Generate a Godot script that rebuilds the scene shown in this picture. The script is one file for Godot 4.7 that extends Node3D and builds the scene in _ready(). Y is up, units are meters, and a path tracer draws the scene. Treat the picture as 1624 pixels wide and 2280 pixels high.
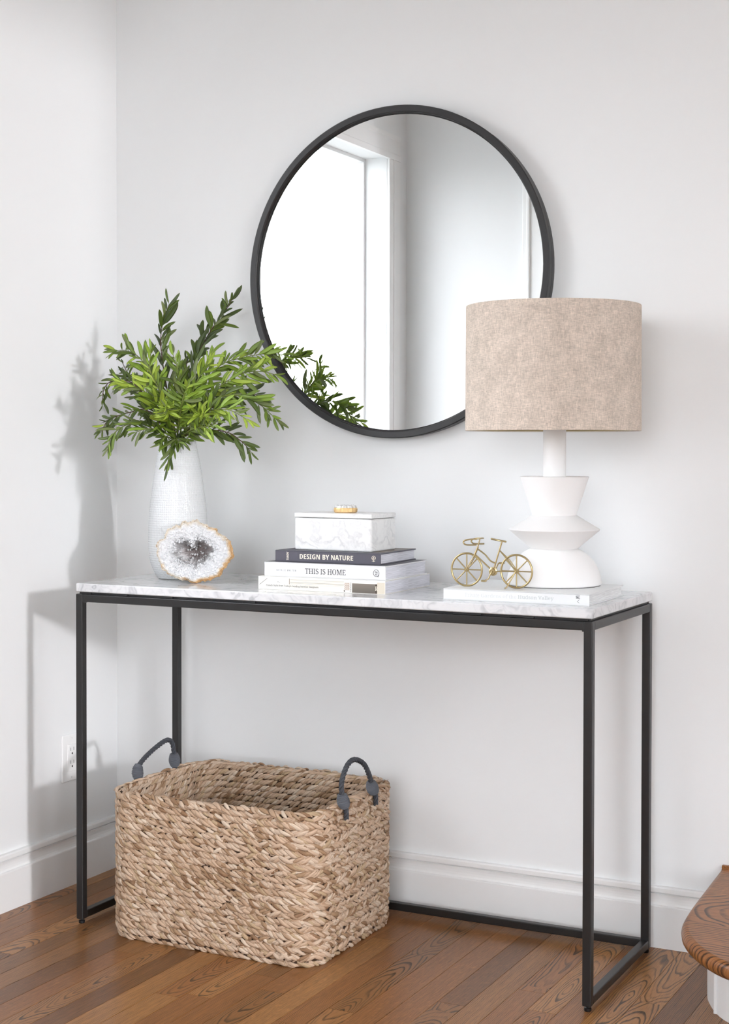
extends Node3D
# A narrow console table in the corner of a pale grey hall, with a round mirror above it. x runs along the back wall, z towards the viewer.

const WALL_H := 3.3
const SLAB := 0.774          # top of the marble
var names := {}
var tex := {}

# ------------------------------------------------------------------ mesh builder
class MB:
	var v := PackedVector3Array()
	var n := PackedVector3Array()
	var uv := PackedVector2Array()
	var col := PackedColorArray()
	var idx := PackedInt32Array()
	var color := Color.WHITE

	func vert(p: Vector3, nn: Vector3, t := Vector2.ZERO) -> int:
		v.append(p); n.append(nn); uv.append(t); col.append(color)
		return v.size() - 1

	func tri(a: int, b: int, c: int) -> void:
		var g := (v[b] - v[a]).cross(v[c] - v[a])
		if g.dot(n[a] + n[b] + n[c]) > 0.0:
			idx.append(a); idx.append(c); idx.append(b)
		else:
			idx.append(a); idx.append(b); idx.append(c)

	func quad(a: Vector3, b: Vector3, c: Vector3, d: Vector3, nn: Vector3, t := [Vector2(0, 1), Vector2(1, 1), Vector2(1, 0), Vector2(0, 0)]) -> void:
		var i := vert(a, nn, t[0]); var j := vert(b, nn, t[1]); var k := vert(c, nn, t[2]); var l := vert(d, nn, t[3])
		tri(i, j, k); tri(i, k, l)

	# rows of points; the normal is (along row) x (along column), turned over by flip
	func grid(rows: Array, closed := false, flip := false, uscale := 1.0, vscale := 1.0, colors: Array = []) -> void:
		var nr := rows.size()
		var nc: int = rows[0].size()
		var base := v.size()
		for i in nr:
			var r: PackedVector3Array = rows[i]
			var up: PackedVector3Array = rows[maxi(i - 1, 0)]
			var dn: PackedVector3Array = rows[mini(i + 1, nr - 1)]
			for j in nc:
				var a := j - 1
				var b := j + 1
				if closed:
					if a < 0: a = nc - 2
					if b > nc - 1: b = 1
				else:
					a = maxi(a, 0); b = mini(b, nc - 1)
				var du: Vector3 = r[b] - r[a]
				var dv: Vector3 = dn[j] - up[j]
				var nn := du.cross(dv)
				if nn.length_squared() < 1e-20:
					# a pole: take the neighbouring ring's slope
					nn = (up[(j + nc / 4) % nc] - up[j]).cross(dn[j] - up[j]) if i > 0 else (dn[(j + nc / 4) % nc] - dn[j]).cross(dn[j] - r[j])
					if nn.length_squared() < 1e-24:
						nn = Vector3.UP
				nn = nn.normalized()
				if flip: nn = -nn
				v.append(r[j]); n.append(nn)
				uv.append(Vector2(uscale * j / (nc - 1), vscale * i / maxf(nr - 1, 1)))
				col.append(colors[i][j] if colors.size() else color)
		for i in nr - 1:
			for j in nc - 1:
				var p := base + i * nc + j
				tri(p, p + 1, p + nc + 1)
				tri(p, p + nc + 1, p + nc)

	# the same points with a normal per face
	func facets(rows: Array, flip := false, colors: Array = []) -> void:
		for i in rows.size() - 1:
			for j in rows[0].size() - 1:
				var q := [rows[i][j], rows[i][j + 1], rows[i + 1][j + 1], rows[i + 1][j]]
				for k in [[0, 1, 2], [0, 2, 3]]:
					var nn: Vector3 = (q[k[1]] - q[k[0]]).cross(q[k[2]] - q[k[0]])
					if nn.length_squared() < 1e-22: continue
					nn = nn.normalized() * (-1.0 if flip else 1.0)
					if colors.size(): color = colors[i][j]
					var a := vert(q[k[0]], nn); var b := vert(q[k[1]], nn); var c := vert(q[k[2]], nn)
					tri(a, b, c)

	func box(lo: Vector3, hi: Vector3) -> void:
		for ax in 3:
			for s in [0, 1]:
				var u := (ax + 1) % 3
				var w := (ax + 2) % 3
				var nn := Vector3.ZERO
				nn[ax] = 1.0 if s else -1.0
				var p := []
				for c in [[0, 0], [1, 0], [1, 1], [0, 1]]:
					var q := Vector3.ZERO
					q[ax] = hi[ax] if s else lo[ax]
					q[u] = hi[u] if c[0] else lo[u]
					q[w] = hi[w] if c[1] else lo[w]
					p.append(q)
				quad(p[0], p[1], p[2], p[3], nn)

	# box with rounded edges
	func rbox(lo: Vector3, hi: Vector3, r: float, seg := 2) -> void:
		var c := (lo + hi) / 2.0
		var h := (hi - lo) / 2.0
		r = minf(r, minf(h.x, minf(h.y, h.z)) * 0.98)
		for ax in 3:
			var u := (ax + 1) % 3
			var w := (ax + 2) % 3
			for s in [-1.0, 1.0]:
				var us := steps(h[u], r, seg)
				var ws := steps(h[w], r, seg)
				var ids := []
				for a in us:
					var line := []
					for b in ws:
						var p := Vector3.ZERO
						p[ax] = s * h[ax]; p[u] = a; p[w] = b
						var q := p.clamp(-(h - Vector3.ONE * r), h - Vector3.ONE * r)
						var d := (p - q).normalized()
						line.append(vert(c + q + d * r, d, Vector2((a + h[u]) / (2.0 * h[u]), (b + h[w]) / (2.0 * h[w]))))
					ids.append(line)
				for i in ids.size() - 1:
					for j in ids[0].size() - 1:
						tri(ids[i][j], ids[i + 1][j], ids[i + 1][j + 1])
						tri(ids[i][j], ids[i + 1][j + 1], ids[i][j + 1])

	static func steps(h: float, r: float, seg: int) -> PackedFloat32Array:
		var o := PackedFloat32Array()
		for i in seg + 1:
			o.append(-h + r - r * tan(PI / 4.0 * (1.0 - float(i) / seg)))
		for i in seg + 1:
			o.append(h - r + r * tan(PI / 4.0 * i / seg))
		return o

	# profile of (radius, height) points turned round y; corners sharper than 32 degrees stay sharp
	func lathe(prof: Array, seg := 64, at := Vector3.ZERO) -> void:
		var runs := []
		var run := [prof[0]]
		for i in range(1, prof.size()):
			run.append(prof[i])
			if i < prof.size() - 1:
				var a: Vector2 = (prof[i] - prof[i - 1]).normalized()
				var b: Vector2 = (prof[i + 1] - prof[i]).normalized()
				if a.dot(b) < 0.85:
					runs.append(run)
					run = [prof[i]]
		runs.append(run)
		for rr in runs:
			var first := v.size()
			for i in rr.size():
				var p: Vector2 = rr[i]
				var d: Vector2 = rr[mini(i + 1, rr.size() - 1)] - rr[maxi(i - 1, 0)]
				var nn := Vector2(d.y, -d.x).normalized()
				for j in seg + 1:
					var t := TAU * j / seg
					vert(at + Vector3(p.x * sin(t), p.y, p.x * cos(t)), Vector3(nn.x * sin(t), nn.y, nn.x * cos(t)), Vector2(float(j) / seg, p.y))
			for i in rr.size() - 1:
				for j in seg:
					var k: int = first + i * (seg + 1) + j
					tri(k, k + 1, k + seg + 2)
					tri(k, k + seg + 2, k + seg + 1)

	func tube(path: PackedVector3Array, radius, seg := 8, caps := true, uscale := 1.0) -> void:
		var rows := []
		var side := Vector3.ZERO
		var m := path.size()
		for i in m:
			var t := (path[mini(i + 1, m - 1)] - path[maxi(i - 1, 0)]).normalized()
			if side == Vector3.ZERO:
				side = t.cross(Vector3.UP if absf(t.y) < 0.9 else Vector3.RIGHT).normalized()
			side = (side - t * side.dot(t)).normalized()
			var up := t.cross(side)
			var r: float = radius[i] if radius is Array or radius is PackedFloat32Array else radius
			var ring := PackedVector3Array()
			for j in seg + 1:
				var a := TAU * j / seg
				ring.append(path[i] + (side * cos(a) + up * sin(a)) * r)
			rows.append(ring)
		grid(rows, true, false, uscale, 1.0)
		if caps:
			for e in [0, m - 1]:
				var ring: PackedVector3Array = rows[e]
				var nn := (path[0] - path[1]).normalized() if e == 0 else (path[m - 1] - path[m - 2]).normalized()
				var c := vert(path[e], nn)
				var k := []
				for j in seg + 1:
					k.append(vert(ring[j], nn))
				for j in seg:
					tri(c, k[j], k[j + 1])

	# flat polygon in x and z at a height
	func cap(poly: PackedVector2Array, y: float, up: bool, s := 1.0) -> void:
		var t := Geometry2D.triangulate_polygon(poly)
		var nn := Vector3.UP if up else Vector3.DOWN
		var k := []
		for p in poly:
			k.append(vert(Vector3(p.x, y, p.y), nn, p * s))
		for i in range(0, t.size(), 3):
			tri(k[t[i]], k[t[i + 1]], k[t[i + 2]])

	# profile in (out, y) swept from a to b, out being the sideways direction
	func sweep(prof: Array, a: Vector3, b: Vector3, out: Vector3) -> void:
		for i in prof.size() - 1:
			var p: Vector2 = prof[i]
			var q: Vector2 = prof[i + 1]
			var nn := (out * (q.y - p.y) + Vector3.UP * (p.x - q.x)).normalized()
			quad(a + out * p.x + Vector3.UP * p.y, b + out * p.x + Vector3.UP * p.y, b + out * q.x + Vector3.UP * q.y, a + out * q.x + Vector3.UP * q.y, nn)
		for e in [[a, (a - b).normalized()], [b, (b - a).normalized()]]:
			var c := PackedVector2Array(prof)
			var t := Geometry2D.triangulate_polygon(c)
			var k := []
			for p in c:
				k.append(vert(e[0] + out * p.x + Vector3.UP * p.y, e[1]))
			for i in range(0, t.size(), 3):
				tri(k[t[i]], k[t[i + 1]], k[t[i + 2]])

	func mesh() -> ArrayMesh:
		var arr := []
		arr.resize(Mesh.ARRAY_MAX)
		arr[Mesh.ARRAY_VERTEX] = v
		arr[Mesh.ARRAY_NORMAL] = n
		arr[Mesh.ARRAY_TEX_UV] = uv
		arr[Mesh.ARRAY_COLOR] = col
		arr[Mesh.ARRAY_INDEX] = idx
		var m := ArrayMesh.new()
		m.add_surface_from_arrays(Mesh.PRIMITIVE_TRIANGLES, arr)
		return m

# ------------------------------------------------------------------ naming
func numbered(called: String) -> String:
	var k: int = names.get(called, 0)
	names[called] = k + 1
	return called if k == 0 else "%s_%03d" % [called, k]

func tag(o: Node, label: String, category: String, group := "") -> Node:
	o.set_meta("label", label); o.set_meta("category", category)
	if group: o.set_meta("group", group)
	return o

func thing(called: String, label: String, category: String, at := Vector3.ZERO, turn := 0.0, group := "") -> Node3D:
	var o := Node3D.new()
	o.name = numbered(called)
	add_child(o)
	o.position = at
	o.rotation.y = turn
	tag(o, label, category, group)
	return o

func part(parent: Node, called: String, m: Mesh, mat: Material, xf := Transform3D()) -> MeshInstance3D:
	var o := MeshInstance3D.new()
	o.name = numbered(called) if parent == self else called
	o.mesh = m
	o.material_override = mat
	o.transform = xf
	parent.add_child(o, true)
	return o

func struct(called: String, m: Mesh, mat: Material, label := "", category := "") -> MeshInstance3D:
	var o := part(self, called, m, mat)
	o.set_meta("kind", "structure")
	if label: tag(o, label, category)
	return o

func mat(c: Color, rough := 0.6, metal := 0.0, spec := 0.5) -> StandardMaterial3D:
	var m := StandardMaterial3D.new()
	m.albedo_color = c
	m.roughness = rough
	m.metallic = metal
	m.metallic_specular = spec
	return m

func c8(r: int, g: int, b: int) -> Color:
	return Color(r / 255.0, g / 255.0, b / 255.0)

func noise(sd: int, freq: float, oct := 3) -> FastNoiseLite:
	var f := FastNoiseLite.new()
	f.seed = sd
	f.noise_type = FastNoiseLite.TYPE_SIMPLEX_SMOOTH
	f.frequency = freq
	f.fractal_octaves = oct
	return f

func spline(pts: Array, per := 6) -> PackedVector3Array:
	var o := PackedVector3Array()
	for i in pts.size() - 1:
		var a: Vector3 = pts[maxi(i - 1, 0)]
		var b: Vector3 = pts[i]
		var c: Vector3 = pts[i + 1]
		var d: Vector3 = pts[mini(i + 2, pts.size() - 1)]
		for k in per:
			o.append(b.cubic_interpolate(c, a, d, float(k) / per))
	o.append(pts[-1])
	return o

func V(x: float, y: float, z: float) -> Vector3:
	return Vector3(x, y, z)

# ------------------------------------------------------------------ computed textures
func marble_image(sd: int, size: int, strength: float, base: Color, vein: Color) -> ImageTexture:
	var im := Image.create(size, size, false, Image.FORMAT_RGB8)
	var a := noise(sd, 1.0, 4)
	var b := noise(sd + 1, 1.0, 4)
	var c := noise(sd + 2, 1.0, 4)
	for y in size:
		for x in size:
			var u := 20.0 * x / size
			var w := 20.0 * y / size
			var p := u * 0.82 + w * 0.57           # along the drift of the stone
			var q := w * 0.82 - u * 0.57
			var wx := a.get_noise_2d(u * 0.5, w * 0.5) * 1.3
			var wy := a.get_noise_2d(u * 0.5 + 40.0, w * 0.5) * 1.3
			var r := 1.0 - absf(b.get_noise_2d((p + wx) * 0.22, (q + wy) * 0.85)) * 2.2
			var cloud := c.get_noise_2d((p + wx) * 0.5 + 80.0, (q + wy) * 1.3) * 0.5 + 0.5
			var fleck := c.get_noise_2d(u * 5.0 + 9.0, w * 5.0) * 0.5 + 0.5
			var t := pow(clampf(r, 0, 1), 6.0) * 0.55 * cloud + smoothstep(0.5, 0.9, cloud) * 0.5 * (0.55 + 0.45 * fleck) + cloud * 0.10
			im.set_pixel(x, y, base.lerp(vein, clampf(t * strength, 0, 1)))
	return ImageTexture.create_from_image(im)

# four boards side by side: across a board is u, along the grain is v
func oak_image(sd: int) -> ImageTexture:
	var w := 768
	var h := 1024
	var im := Image.create(w, h, false, Image.FORMAT_RGB8)
	var warp := noise(sd, 1.0, 3)
	var fine := noise(sd + 5, 1.0, 2)
	var pore := noise(sd + 9, 1.0, 1)
	var rng := RandomNumberGenerator.new()
	rng.seed = sd
	for b in 4:
		var kind := (b + sd) % 4                      # 0 and 2 flat sawn with arches, 1 rift, 3 quarter sawn with flecks
		var x0 := rng.randf_range(-0.008, 0.008)
		var h0 := rng.randf_range(0.0, 0.01)
		var slope := rng.randf_range(0.03, 0.055)
		var off := rng.randf_range(0, 90)
		for j in h:
			var z := float(j) / h                      # metres along
			var zz := absf(z - 0.5) * 2.0
			for i in w / 4:
				var x := (float(i) / (w / 4) - 0.5) * 0.0575
				var wob := warp.get_noise_2d(x * 10.0 + off, z * 2.6)
				var wob2 := warp.get_noise_2d(x * 70.0 + off + 50.0, z * 6.0)
				var ring: float
				if kind == 0 or kind == 2:
					var hh := h0 + slope * zz + 0.011 * wob
					ring = sqrt(pow(x - x0 + 0.0016 * wob2, 2) + hh * hh) / 0.0040
				else:
					ring = (x * (1.15 if kind == 1 else 1.5) + 0.0060 * wob + 0.0012 * wob2 + 0.004 * z + 0.4) / (0.0036 if kind == 1 else 0.0025)
				var fr := ring - floorf(ring)
				var early := smoothstep(0.52, 0.9, fr) * (1.0 - smoothstep(0.95, 1.0, fr))
				var s := fine.get_noise_2d(x * 900.0 + off, z * 14.0) * 0.5 + 0.5
				var p := pore.get_noise_2d(x * 1700.0 + off, z * 24.0 + 3.0)
				var amp := 0.55 + 0.9 * warp.get_noise_2d(floorf(ring) * 7.3 + off, z * 1.5)
				var dark := early * clampf(amp, 0.15, 1.0) * (0.52 + 0.5 * s) + clampf(p - 0.15, 0.0, 1.0) * (0.40 + 0.5 * early) + 0.22 * s
				if kind == 3:
					var fl := fine.get_noise_2d(x * 60.0 + off + 7.0 + z * 20.0, z * 36.0)
					dark -= smoothstep(0.3, 0.6, fl) * 0.10
				var c := c8(198, 146, 94).lerp(c8(50, 32, 19), clampf(dark, 0, 1))
				im.set_pixel(b * w / 4 + i, j, c)
	return ImageTexture.create_from_image(im)

func linen_images() -> Array:
	var s := 900
	var im := Image.create(s, s, false, Image.FORMAT_RGB8)
	var hm := Image.create(s, s, false, Image.FORMAT_L8)
	var a := noise(31, 1.0, 2)
	var b := noise(37, 1.0, 1)
	var big := noise(41, 1.0, 2)
	for y in s:
		for x in s:
			var pitch := 4.5
			var tx := 0.5 + 0.5 * cos(TAU * x / pitch)
			var ty := 0.5 + 0.5 * cos(TAU * y / pitch)
			var over := (int(x / pitch) + int(y / pitch)) % 2 == 0
			var hgt := tx if over else ty
			var sx := a.get_noise_2d(floorf(x / pitch) * 3.1, y * 0.018)          # tone of each upright thread
			var sy := a.get_noise_2d(x * 0.018 + 300.0, floorf(y / pitch) * 3.1)   # and of each level one
			var t := (sx if over else sy) * 0.5 + (sx + sy) * 0.25
			var slub := clampf(b.get_noise_2d(x * 0.035, y * 0.22) - 0.62, 0, 1) * 1.2 + clampf(b.get_noise_2d(x * 0.22 + 90.0, y * 0.035) - 0.62, 0, 1) * 1.2
			var fleck := clampf(b.get_noise_2d(x * 0.16 + 500.0, y * 0.19) - 0.84, 0, 1) * 5.0
			var l := 1.0 + t * 0.16 - slub * 0.35 - fleck * 0.45 + (hgt - 0.5) * 0.10 + big.get_noise_2d(x * 0.006, y * 0.006) * 0.05
			var c := Color(0.835, 0.785, 0.732)
			im.set_pixel(x, y, Color(clampf(c.r * l, 0, 1), clampf(c.g * (l * 0.99 + 0.005), 0, 1), clampf(c.b * (l * 1.03 - 0.035), 0, 1)))
			hm.set_pixel(x, y, Color(1, 1, 1) * (hgt * 0.6 + t * 0.3 + slub * 0.4 + 0.1))
	return [ImageTexture.create_from_image(im), ImageTexture.create_from_image(hm)]

func dimple_image() -> ImageTexture:
	var s := 48
	var im := Image.create(s, s, false, Image.FORMAT_L8)
	for y in s:
		for x in s:
			var d := Vector2(x - s / 2.0 + 0.5, (y - s / 2.0 + 0.5) * 0.95).length() / (s * 0.5)
			var v := clampf(1.0 - d * d, 0, 1)
			im.set_pixel(x, y, Color(v, v, v))
	return ImageTexture.create_from_image(im)

# streaks along a strip of dried seagrass: u goes round it, v along it
func fibre_image() -> ImageTexture:
	var im := Image.create(96, 64, false, Image.FORMAT_RGB8)
	var f := noise(61, 1.0, 2)
	for y in 64:
		for x in 96:
			var l := 0.94 + 0.22 * f.get_noise_2d(x * 0.33, y * 0.02) + 0.08 * f.get_noise_2d(x * 0.8 + 50.0, y * 0.1)
			im.set_pixel(x, y, Color(clampf(l, 0, 1), clampf(l * 0.995, 0, 1), clampf(l * 0.985, 0, 1)))
	return ImageTexture.create_from_image(im)

func page_image(sd: int, warm: Color) -> ImageTexture:
	var im := Image.create(64, 128, false, Image.FORMAT_RGB8)
	var f := noise(sd, 1.0, 1)
	for y in 128:
		for x in 64:
			var l := 0.92 + 0.13 * f.get_noise_2d(x * 0.02, y * 0.9) + 0.05 * f.get_noise_2d(x * 0.05 + 60.0, y * 0.3)
			im.set_pixel(x, y, Color(clampf(warm.r * l, 0, 1), clampf(warm.g * l, 0, 1), clampf(warm.b * l, 0, 1)))
	return ImageTexture.create_from_image(im)

# the printed spine of the lowest book: a pale interior with a mantel moulding, a patterned cushion and a grey sofa back
func spine_image() -> ImageTexture:
	var w := 1120
	var h := 104
	var im := Image.create(w, h, false, Image.FORMAT_RGB8)
	im.fill(c8(236, 233, 226))
	im.fill_rect(Rect2i(275, 0, 490, 104), c8(232, 227, 216))
	im.fill_rect(Rect2i(278, 8, 5, 50), c8(120, 108, 92))
	for k in [[14, 4, 190], [24, 3, 205], [36, 5, 178], [46, 2, 150], [58, 3, 208]]:
		im.fill_rect(Rect2i(288, k[0], 480, k[1]), c8(k[2], k[2] - 8, k[2] - 20))
	for i in 70:                                                   # a roof line in the corner
		im.fill_rect(Rect2i(8 + i, 66 - i * 56 / 70, 3, 4), c8(112, 112, 108))
	im.fill_rect(Rect2i(172, 38, 12, 3), c8(70, 66, 60)); im.fill_rect(Rect2i(190, 42, 6, 3), c8(110, 104, 95))
	for i in 40:
		im.fill_rect(Rect2i(206 - i, 48 + i, 2, 2), c8(206, 202, 190))
	for i in 5:
		for j in 7:
			im.fill_rect(Rect2i(772 + i * 9, 24 + j * 9, 7, 6), c8(120, 84, 62) if (i + j) % 2 else c8(186, 160, 138))
	for j in 9:
		im.fill_rect(Rect2i(818, 22 + j * 9, 14, 3), c8(70, 60, 52))
	for i in 8:
		im.fill_rect(Rect2i(766 + i, 84 + i, 3, 14 - i), c8(60, 52, 46))
	im.fill_rect(Rect2i(838, 24, 216, 80), c8(126, 116, 104))
	var f := noise(77, 0.35, 2)
	for y in range(24, 104):
		for x in range(838, 1054):
			var l := 0.5 + 0.06 * f.get_noise_2d(x, y) + 0.10 * (y - 24) / 80.0 * -1.0
			im.set_pixel(x, y, Color(l, l * 0.93, l * 0.85))
	im.fill_rect(Rect2i(1054, 10, 66, 94), c8(214, 205, 188))
	im.fill_rect(Rect2i(1040, 24, 14, 80), c8(72, 58, 46))
	return ImageTexture.create_from_image(im)

# ------------------------------------------------------------------ lettering
func lettering(parent: Node, called: String, words: String, face: String, bold: bool, size: Vector2, xf: Transform3D, m: Material) -> MeshInstance3D:
	var f := SystemFont.new()
	f.font_names = PackedStringArray([face])
	f.font_weight = 700 if bold else 400
	var t := TextMesh.new()
	t.font = f
	t.text = words
	t.font_size = 64
	t.pixel_size = 0.001
	t.depth = 0.004
	t.curve_step = 1.0
	var b := t.get_aabb()
	var o := part(parent, called, t, m)
	var s := Vector3(size.x / maxf(b.size.x, 1e-4), size.y / maxf(b.size.y, 1e-4), 0.12)
	var c := b.get_center()
	o.transform = xf * Transform3D(Basis.from_scale(s), Vector3(-c.x * s.x, -c.y * s.y, 0))
	return o

# ------------------------------------------------------------------ the scene
func _ready() -> void:
	# camera
	var cam := Camera3D.new()
	cam.name = "camera"
	add_child(cam)
	cam.position = Vector3(2.3598, 1.0775, 3.2429)
	cam.basis = Basis.from_euler(Vector3(-0.01795, 0.46859, 0.00153))
	cam.set_frustum(0.1 * 2280.0 / 3408.9, Vector2(0, -0.1 * 78.03 / 3408.9), 0.1, 60.0)
	cam.current = true
	# sky: a bright overcast day
	var env := Environment.new()
	env.background_mode = Environment.BG_SKY
	var sm := ProceduralSkyMaterial.new()
	sm.sky_top_color = Color(0.95, 0.97, 1.0)
	sm.sky_horizon_color = Color(0.985, 0.99, 1.0)
	sm.ground_horizon_color = Color(0.83, 0.85, 0.86)
	sm.ground_bottom_color = Color(0.66, 0.68, 0.69)
	sm.sky_energy_multiplier = 2.0
	sm.ground_energy_multiplier = 1.5
	sm.sun_angle_max = 1.0
	var sky := Sky.new()
	sky.sky_material = sm
	env.sky = sky
	env.tonemap_mode = Environment.TONE_MAPPER_LINEAR
	env.tonemap_exposure = 2.1
	env.sdfgi_enabled = true
	env.ssao_enabled = true
	env.ssil_enabled = true
	var we := WorldEnvironment.new()
	we.name = "surroundings"
	we.environment = env
	add_child(we)
	# low hazy sun through the window on the right
	var sun := DirectionalLight3D.new()
	sun.name = "sun"
	add_child(sun)
	sun.basis = Basis.looking_at(Vector3(-1.0, -0.18, -0.42))
	sun.light_energy = 0.21
	sun.light_color = Color(0.985, 0.985, 1.0)
	sun.light_angular_distance = 3.0
	sun.shadow_enabled = true

	materials()
	room()
	floor_boards()
	staircase()
	console_table()
	mirror()
	basket()
	books()
	marble_box()
	table_lamp()
	bicycle()
	vase()
	geode()
	branches()
	outlet()

var M := {}
func materials() -> void:
	M.paint = mat(c8(237, 238, 238), 0.75)
	M.trim = mat(c8(240, 240, 239), 0.4)
	M.ceiling = mat(c8(244, 244, 243), 0.9)
	M.iron = mat(c8(31, 30, 30), 0.36, 0.0, 0.5)
	M.frame = mat(c8(38, 37, 38), 0.42)
	M.mirror = mat(Color(0.96, 0.965, 0.965), 0.0, 1.0)
	M.plaster = mat(c8(244, 243, 242), 0.85)
	M.rubber = mat(c8(22, 22, 24), 0.35)
	M.white = mat(c8(244, 244, 243), 0.35)
	M.brass = mat(c8(184, 166, 124), 0.28, 1.0)
	M.dark = mat(c8(25, 25, 25), 0.6)
	var g := mat(Color(1, 1, 1, 0.04), 0.0)
	g.transparency = BaseMaterial3D.TRANSPARENCY_ALPHA
	M.glass = g
	for k in 2:
		var m := mat(Color.WHITE, 0.30, 0.0, 0.4)
		m.albedo_texture = oak_image(3 + k * 4)
		M["oak%d" % k] = m

# ------------------------------------------------------------------ room
func room() -> void:
	var H := WALL_H
	var b := MB.new()
	b.box(V(-0.14, -0.1, -0.14), V(5.64, H, 0.0))
	struct("wall_back", b.mesh(), M.paint)
	# left wall with a tall window just outside the picture
	b = MB.new()
	b.box(V(-0.14, -0.1, 0.0), V(0.0, H, 0.76))
	b.box(V(-0.14, -0.1, 1.640), V(0.0, H, 6.14))
	b.box(V(-0.14, 2.10, 0.76), V(0.0, H, 1.640))
	b.box(V(-0.14, -0.1, 0.76), V(0.0, 0.98, 1.640))
	struct("wall_left", b.mesh(), M.paint)
	var w := Node3D.new()
	w.name = "window_1"; add_child(w); w.set_meta("kind", "structure")
	b = MB.new()
	var cas := [Vector2(0, 0), Vector2(0.014, 0), Vector2(0.014, 0.02), Vector2(0.011, 0.024), Vector2(0.010, 0.070), Vector2(0.013, 0.075), Vector2(0.013, 0.088), Vector2(0, 0.088)]
	b.sweep(cas, V(0, 2.095, 0.675), V(0, 2.095, 1.725), Vector3.RIGHT)
	part(w, "window_casing", b.mesh(), M.trim)
	for s in [[0.675, 0.760], [1.640, 1.725]]:
		b = MB.new()
		b.rbox(V(0, 0.90, s[0]), V(0.012, 2.096, s[1]), 0.003)
		b.rbox(V(0, 0.90, s[0] + 0.03), V(0.015, 2.096, s[0] + 0.042), 0.003)
		part(w, "window_casing", b.mesh(), M.trim)
	b = MB.new()
	b.rbox(V(-0.12, 0.975, 0.70), V(0.05, 1.002, 1.70), 0.006)
	part(w, "window_sill", b.mesh(), M.trim)
	b = MB.new()
	for s in [[0.76, 0.772], [1.628, 1.640]]:
		b.box(V(-0.125, 0.98, s[0]), V(-0.085, 2.10, s[1]))
	b.box(V(-0.125, 2.088, 0.772), V(-0.085, 2.10, 1.628))
	b.box(V(-0.125, 0.98, 0.772), V(-0.085, 1.01, 1.628))
	part(w, "window_frame", b.mesh(), M.trim)
	b = MB.new()
	b.box(V(-0.112, 1.005, 0.770), V(-0.106, 2.09, 1.630))
	part(w, "window_pane", b.mesh(), M.glass)
	# the entry's own front wall, a stub seen only in the mirror
	b = MB.new()
	b.box(V(0.0, -0.1, 1.80), V(0.50, H, 1.93))
	struct("wall_entry", b.mesh(), M.paint)
	b = MB.new()
	b.rbox(V(0.452, 0, 1.778), V(0.545, H, 1.80), 0.004)
	b.rbox(V(0.470, 0, 1.770), V(0.482, H, 1.80), 0.004)
	b.rbox(V(0.53, 0, 1.768), V(0.545, H, 1.80), 0.005)
	b.rbox(V(0.50, 0, 1.79), V(0.52, H, 1.94), 0.003)
	struct("trim_1", b.mesh(), M.trim)
	# the far sides of the room, behind and right of the viewer
	b = MB.new()
	b.box(V(5.5, -0.1, 0.0), V(5.64, H, 2.25))
	b.box(V(5.5, -0.1, 4.2), V(5.64, H, 6.14))
	b.box(V(5.5, -0.1, 2.25), V(5.64, 0.25, 4.2))
	b.box(V(5.5, 3.2, 2.25), V(5.64, H, 4.2))
	struct("wall_right", b.mesh(), M.paint)
	b = MB.new()
	b.box(V(0.0, -0.1, 6.0), V(1.2, H, 6.14))
	b.box(V(3.7, -0.1, 6.0), V(5.5, H, 6.14))
	b.box(V(1.2, -0.1, 6.0), V(3.7, 0.5, 6.14))
	b.box(V(1.2, 2.7, 6.0), V(3.7, H, 6.14))
	struct("wall_front", b.mesh(), M.paint)
	for k in 2:
		w = Node3D.new()
		w.name = "window_%d" % (k + 2); add_child(w); w.set_meta("kind", "structure")
		var lo := V(5.55, 0.25, 2.25) if k == 0 else V(1.2, 0.5, 6.05)
		var hi := V(5.59, 3.2, 4.2) if k == 0 else V(3.7, 2.7, 6.09)
		var ax := 2 if k == 0 else 0
		b = MB.new()
		var e := 0.05
		for s in [0, 1]:
			var p := lo
			var q := hi
			if s: p.y = hi.y - e
			else: q.y = lo.y + e
			b.box(p, q)
			p = lo; q = hi
			if s: p[ax] = hi[ax] - e
			else: q[ax] = lo[ax] + e
			b.box(p, q)
		part(w, "window_frame", b.mesh(), M.trim)
		b = MB.new()
		var a := lo + V(0.015, 0.02, 0.015)
		var z := hi - V(0.015, 0.02, 0.015)
		b.box(a, z)
		part(w, "window_pane", b.mesh(), M.glass)
	b = MB.new()
	b.box(V(-0.14, H, -0.14), V(5.64, H + 0.12, 6.14))
	struct("ceiling", b.mesh(), M.ceiling)
	# baseboards
	var prof := [Vector2(0, 0), Vector2(0.0168, 0), Vector2(0.0168, 0.0895), Vector2(0.0160, 0.0915), Vector2(0.0112, 0.0928), Vector2(0.0098, 0.0970), Vector2(0.0094, 0.1030),
		Vector2(0.0098, 0.1090), Vector2(0.0110, 0.1140), Vector2(0.0122, 0.1165), Vector2(0.0080, 0.1176), Vector2(0.0122, 0.1190), Vector2(0.0128, 0.1200), Vector2(0.0126, 0.1290), Vector2(0.0110, 0.1321), Vector2(0, 0.1321)]
	b = MB.new()
	b.sweep(prof, V(0, 0, 0), V(5.5, 0, 0), V(0, 0, 1))
	struct("baseboard_back", b.mesh(), M.trim)
	b = MB.new()
	b.sweep(prof, V(0, 0, 0), V(0, 0, 1.80), V(1, 0, 0))
	struct("baseboard_left", b.mesh(), M.trim)
	# light switch on the entry wall, seen in the mirror
	var t := thing("light_switch", "white light switch plate on the wall, seen only as a reflection in the mirror", "switch", V(0.265, 1.25, 1.80), PI)
	b = MB.new()
	b.rbox(V(-0.055, -0.066, 0), V(0.055, 0.066, 0.006), 0.004)
	part(t, "cover_plate", b.mesh(), M.white)
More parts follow.
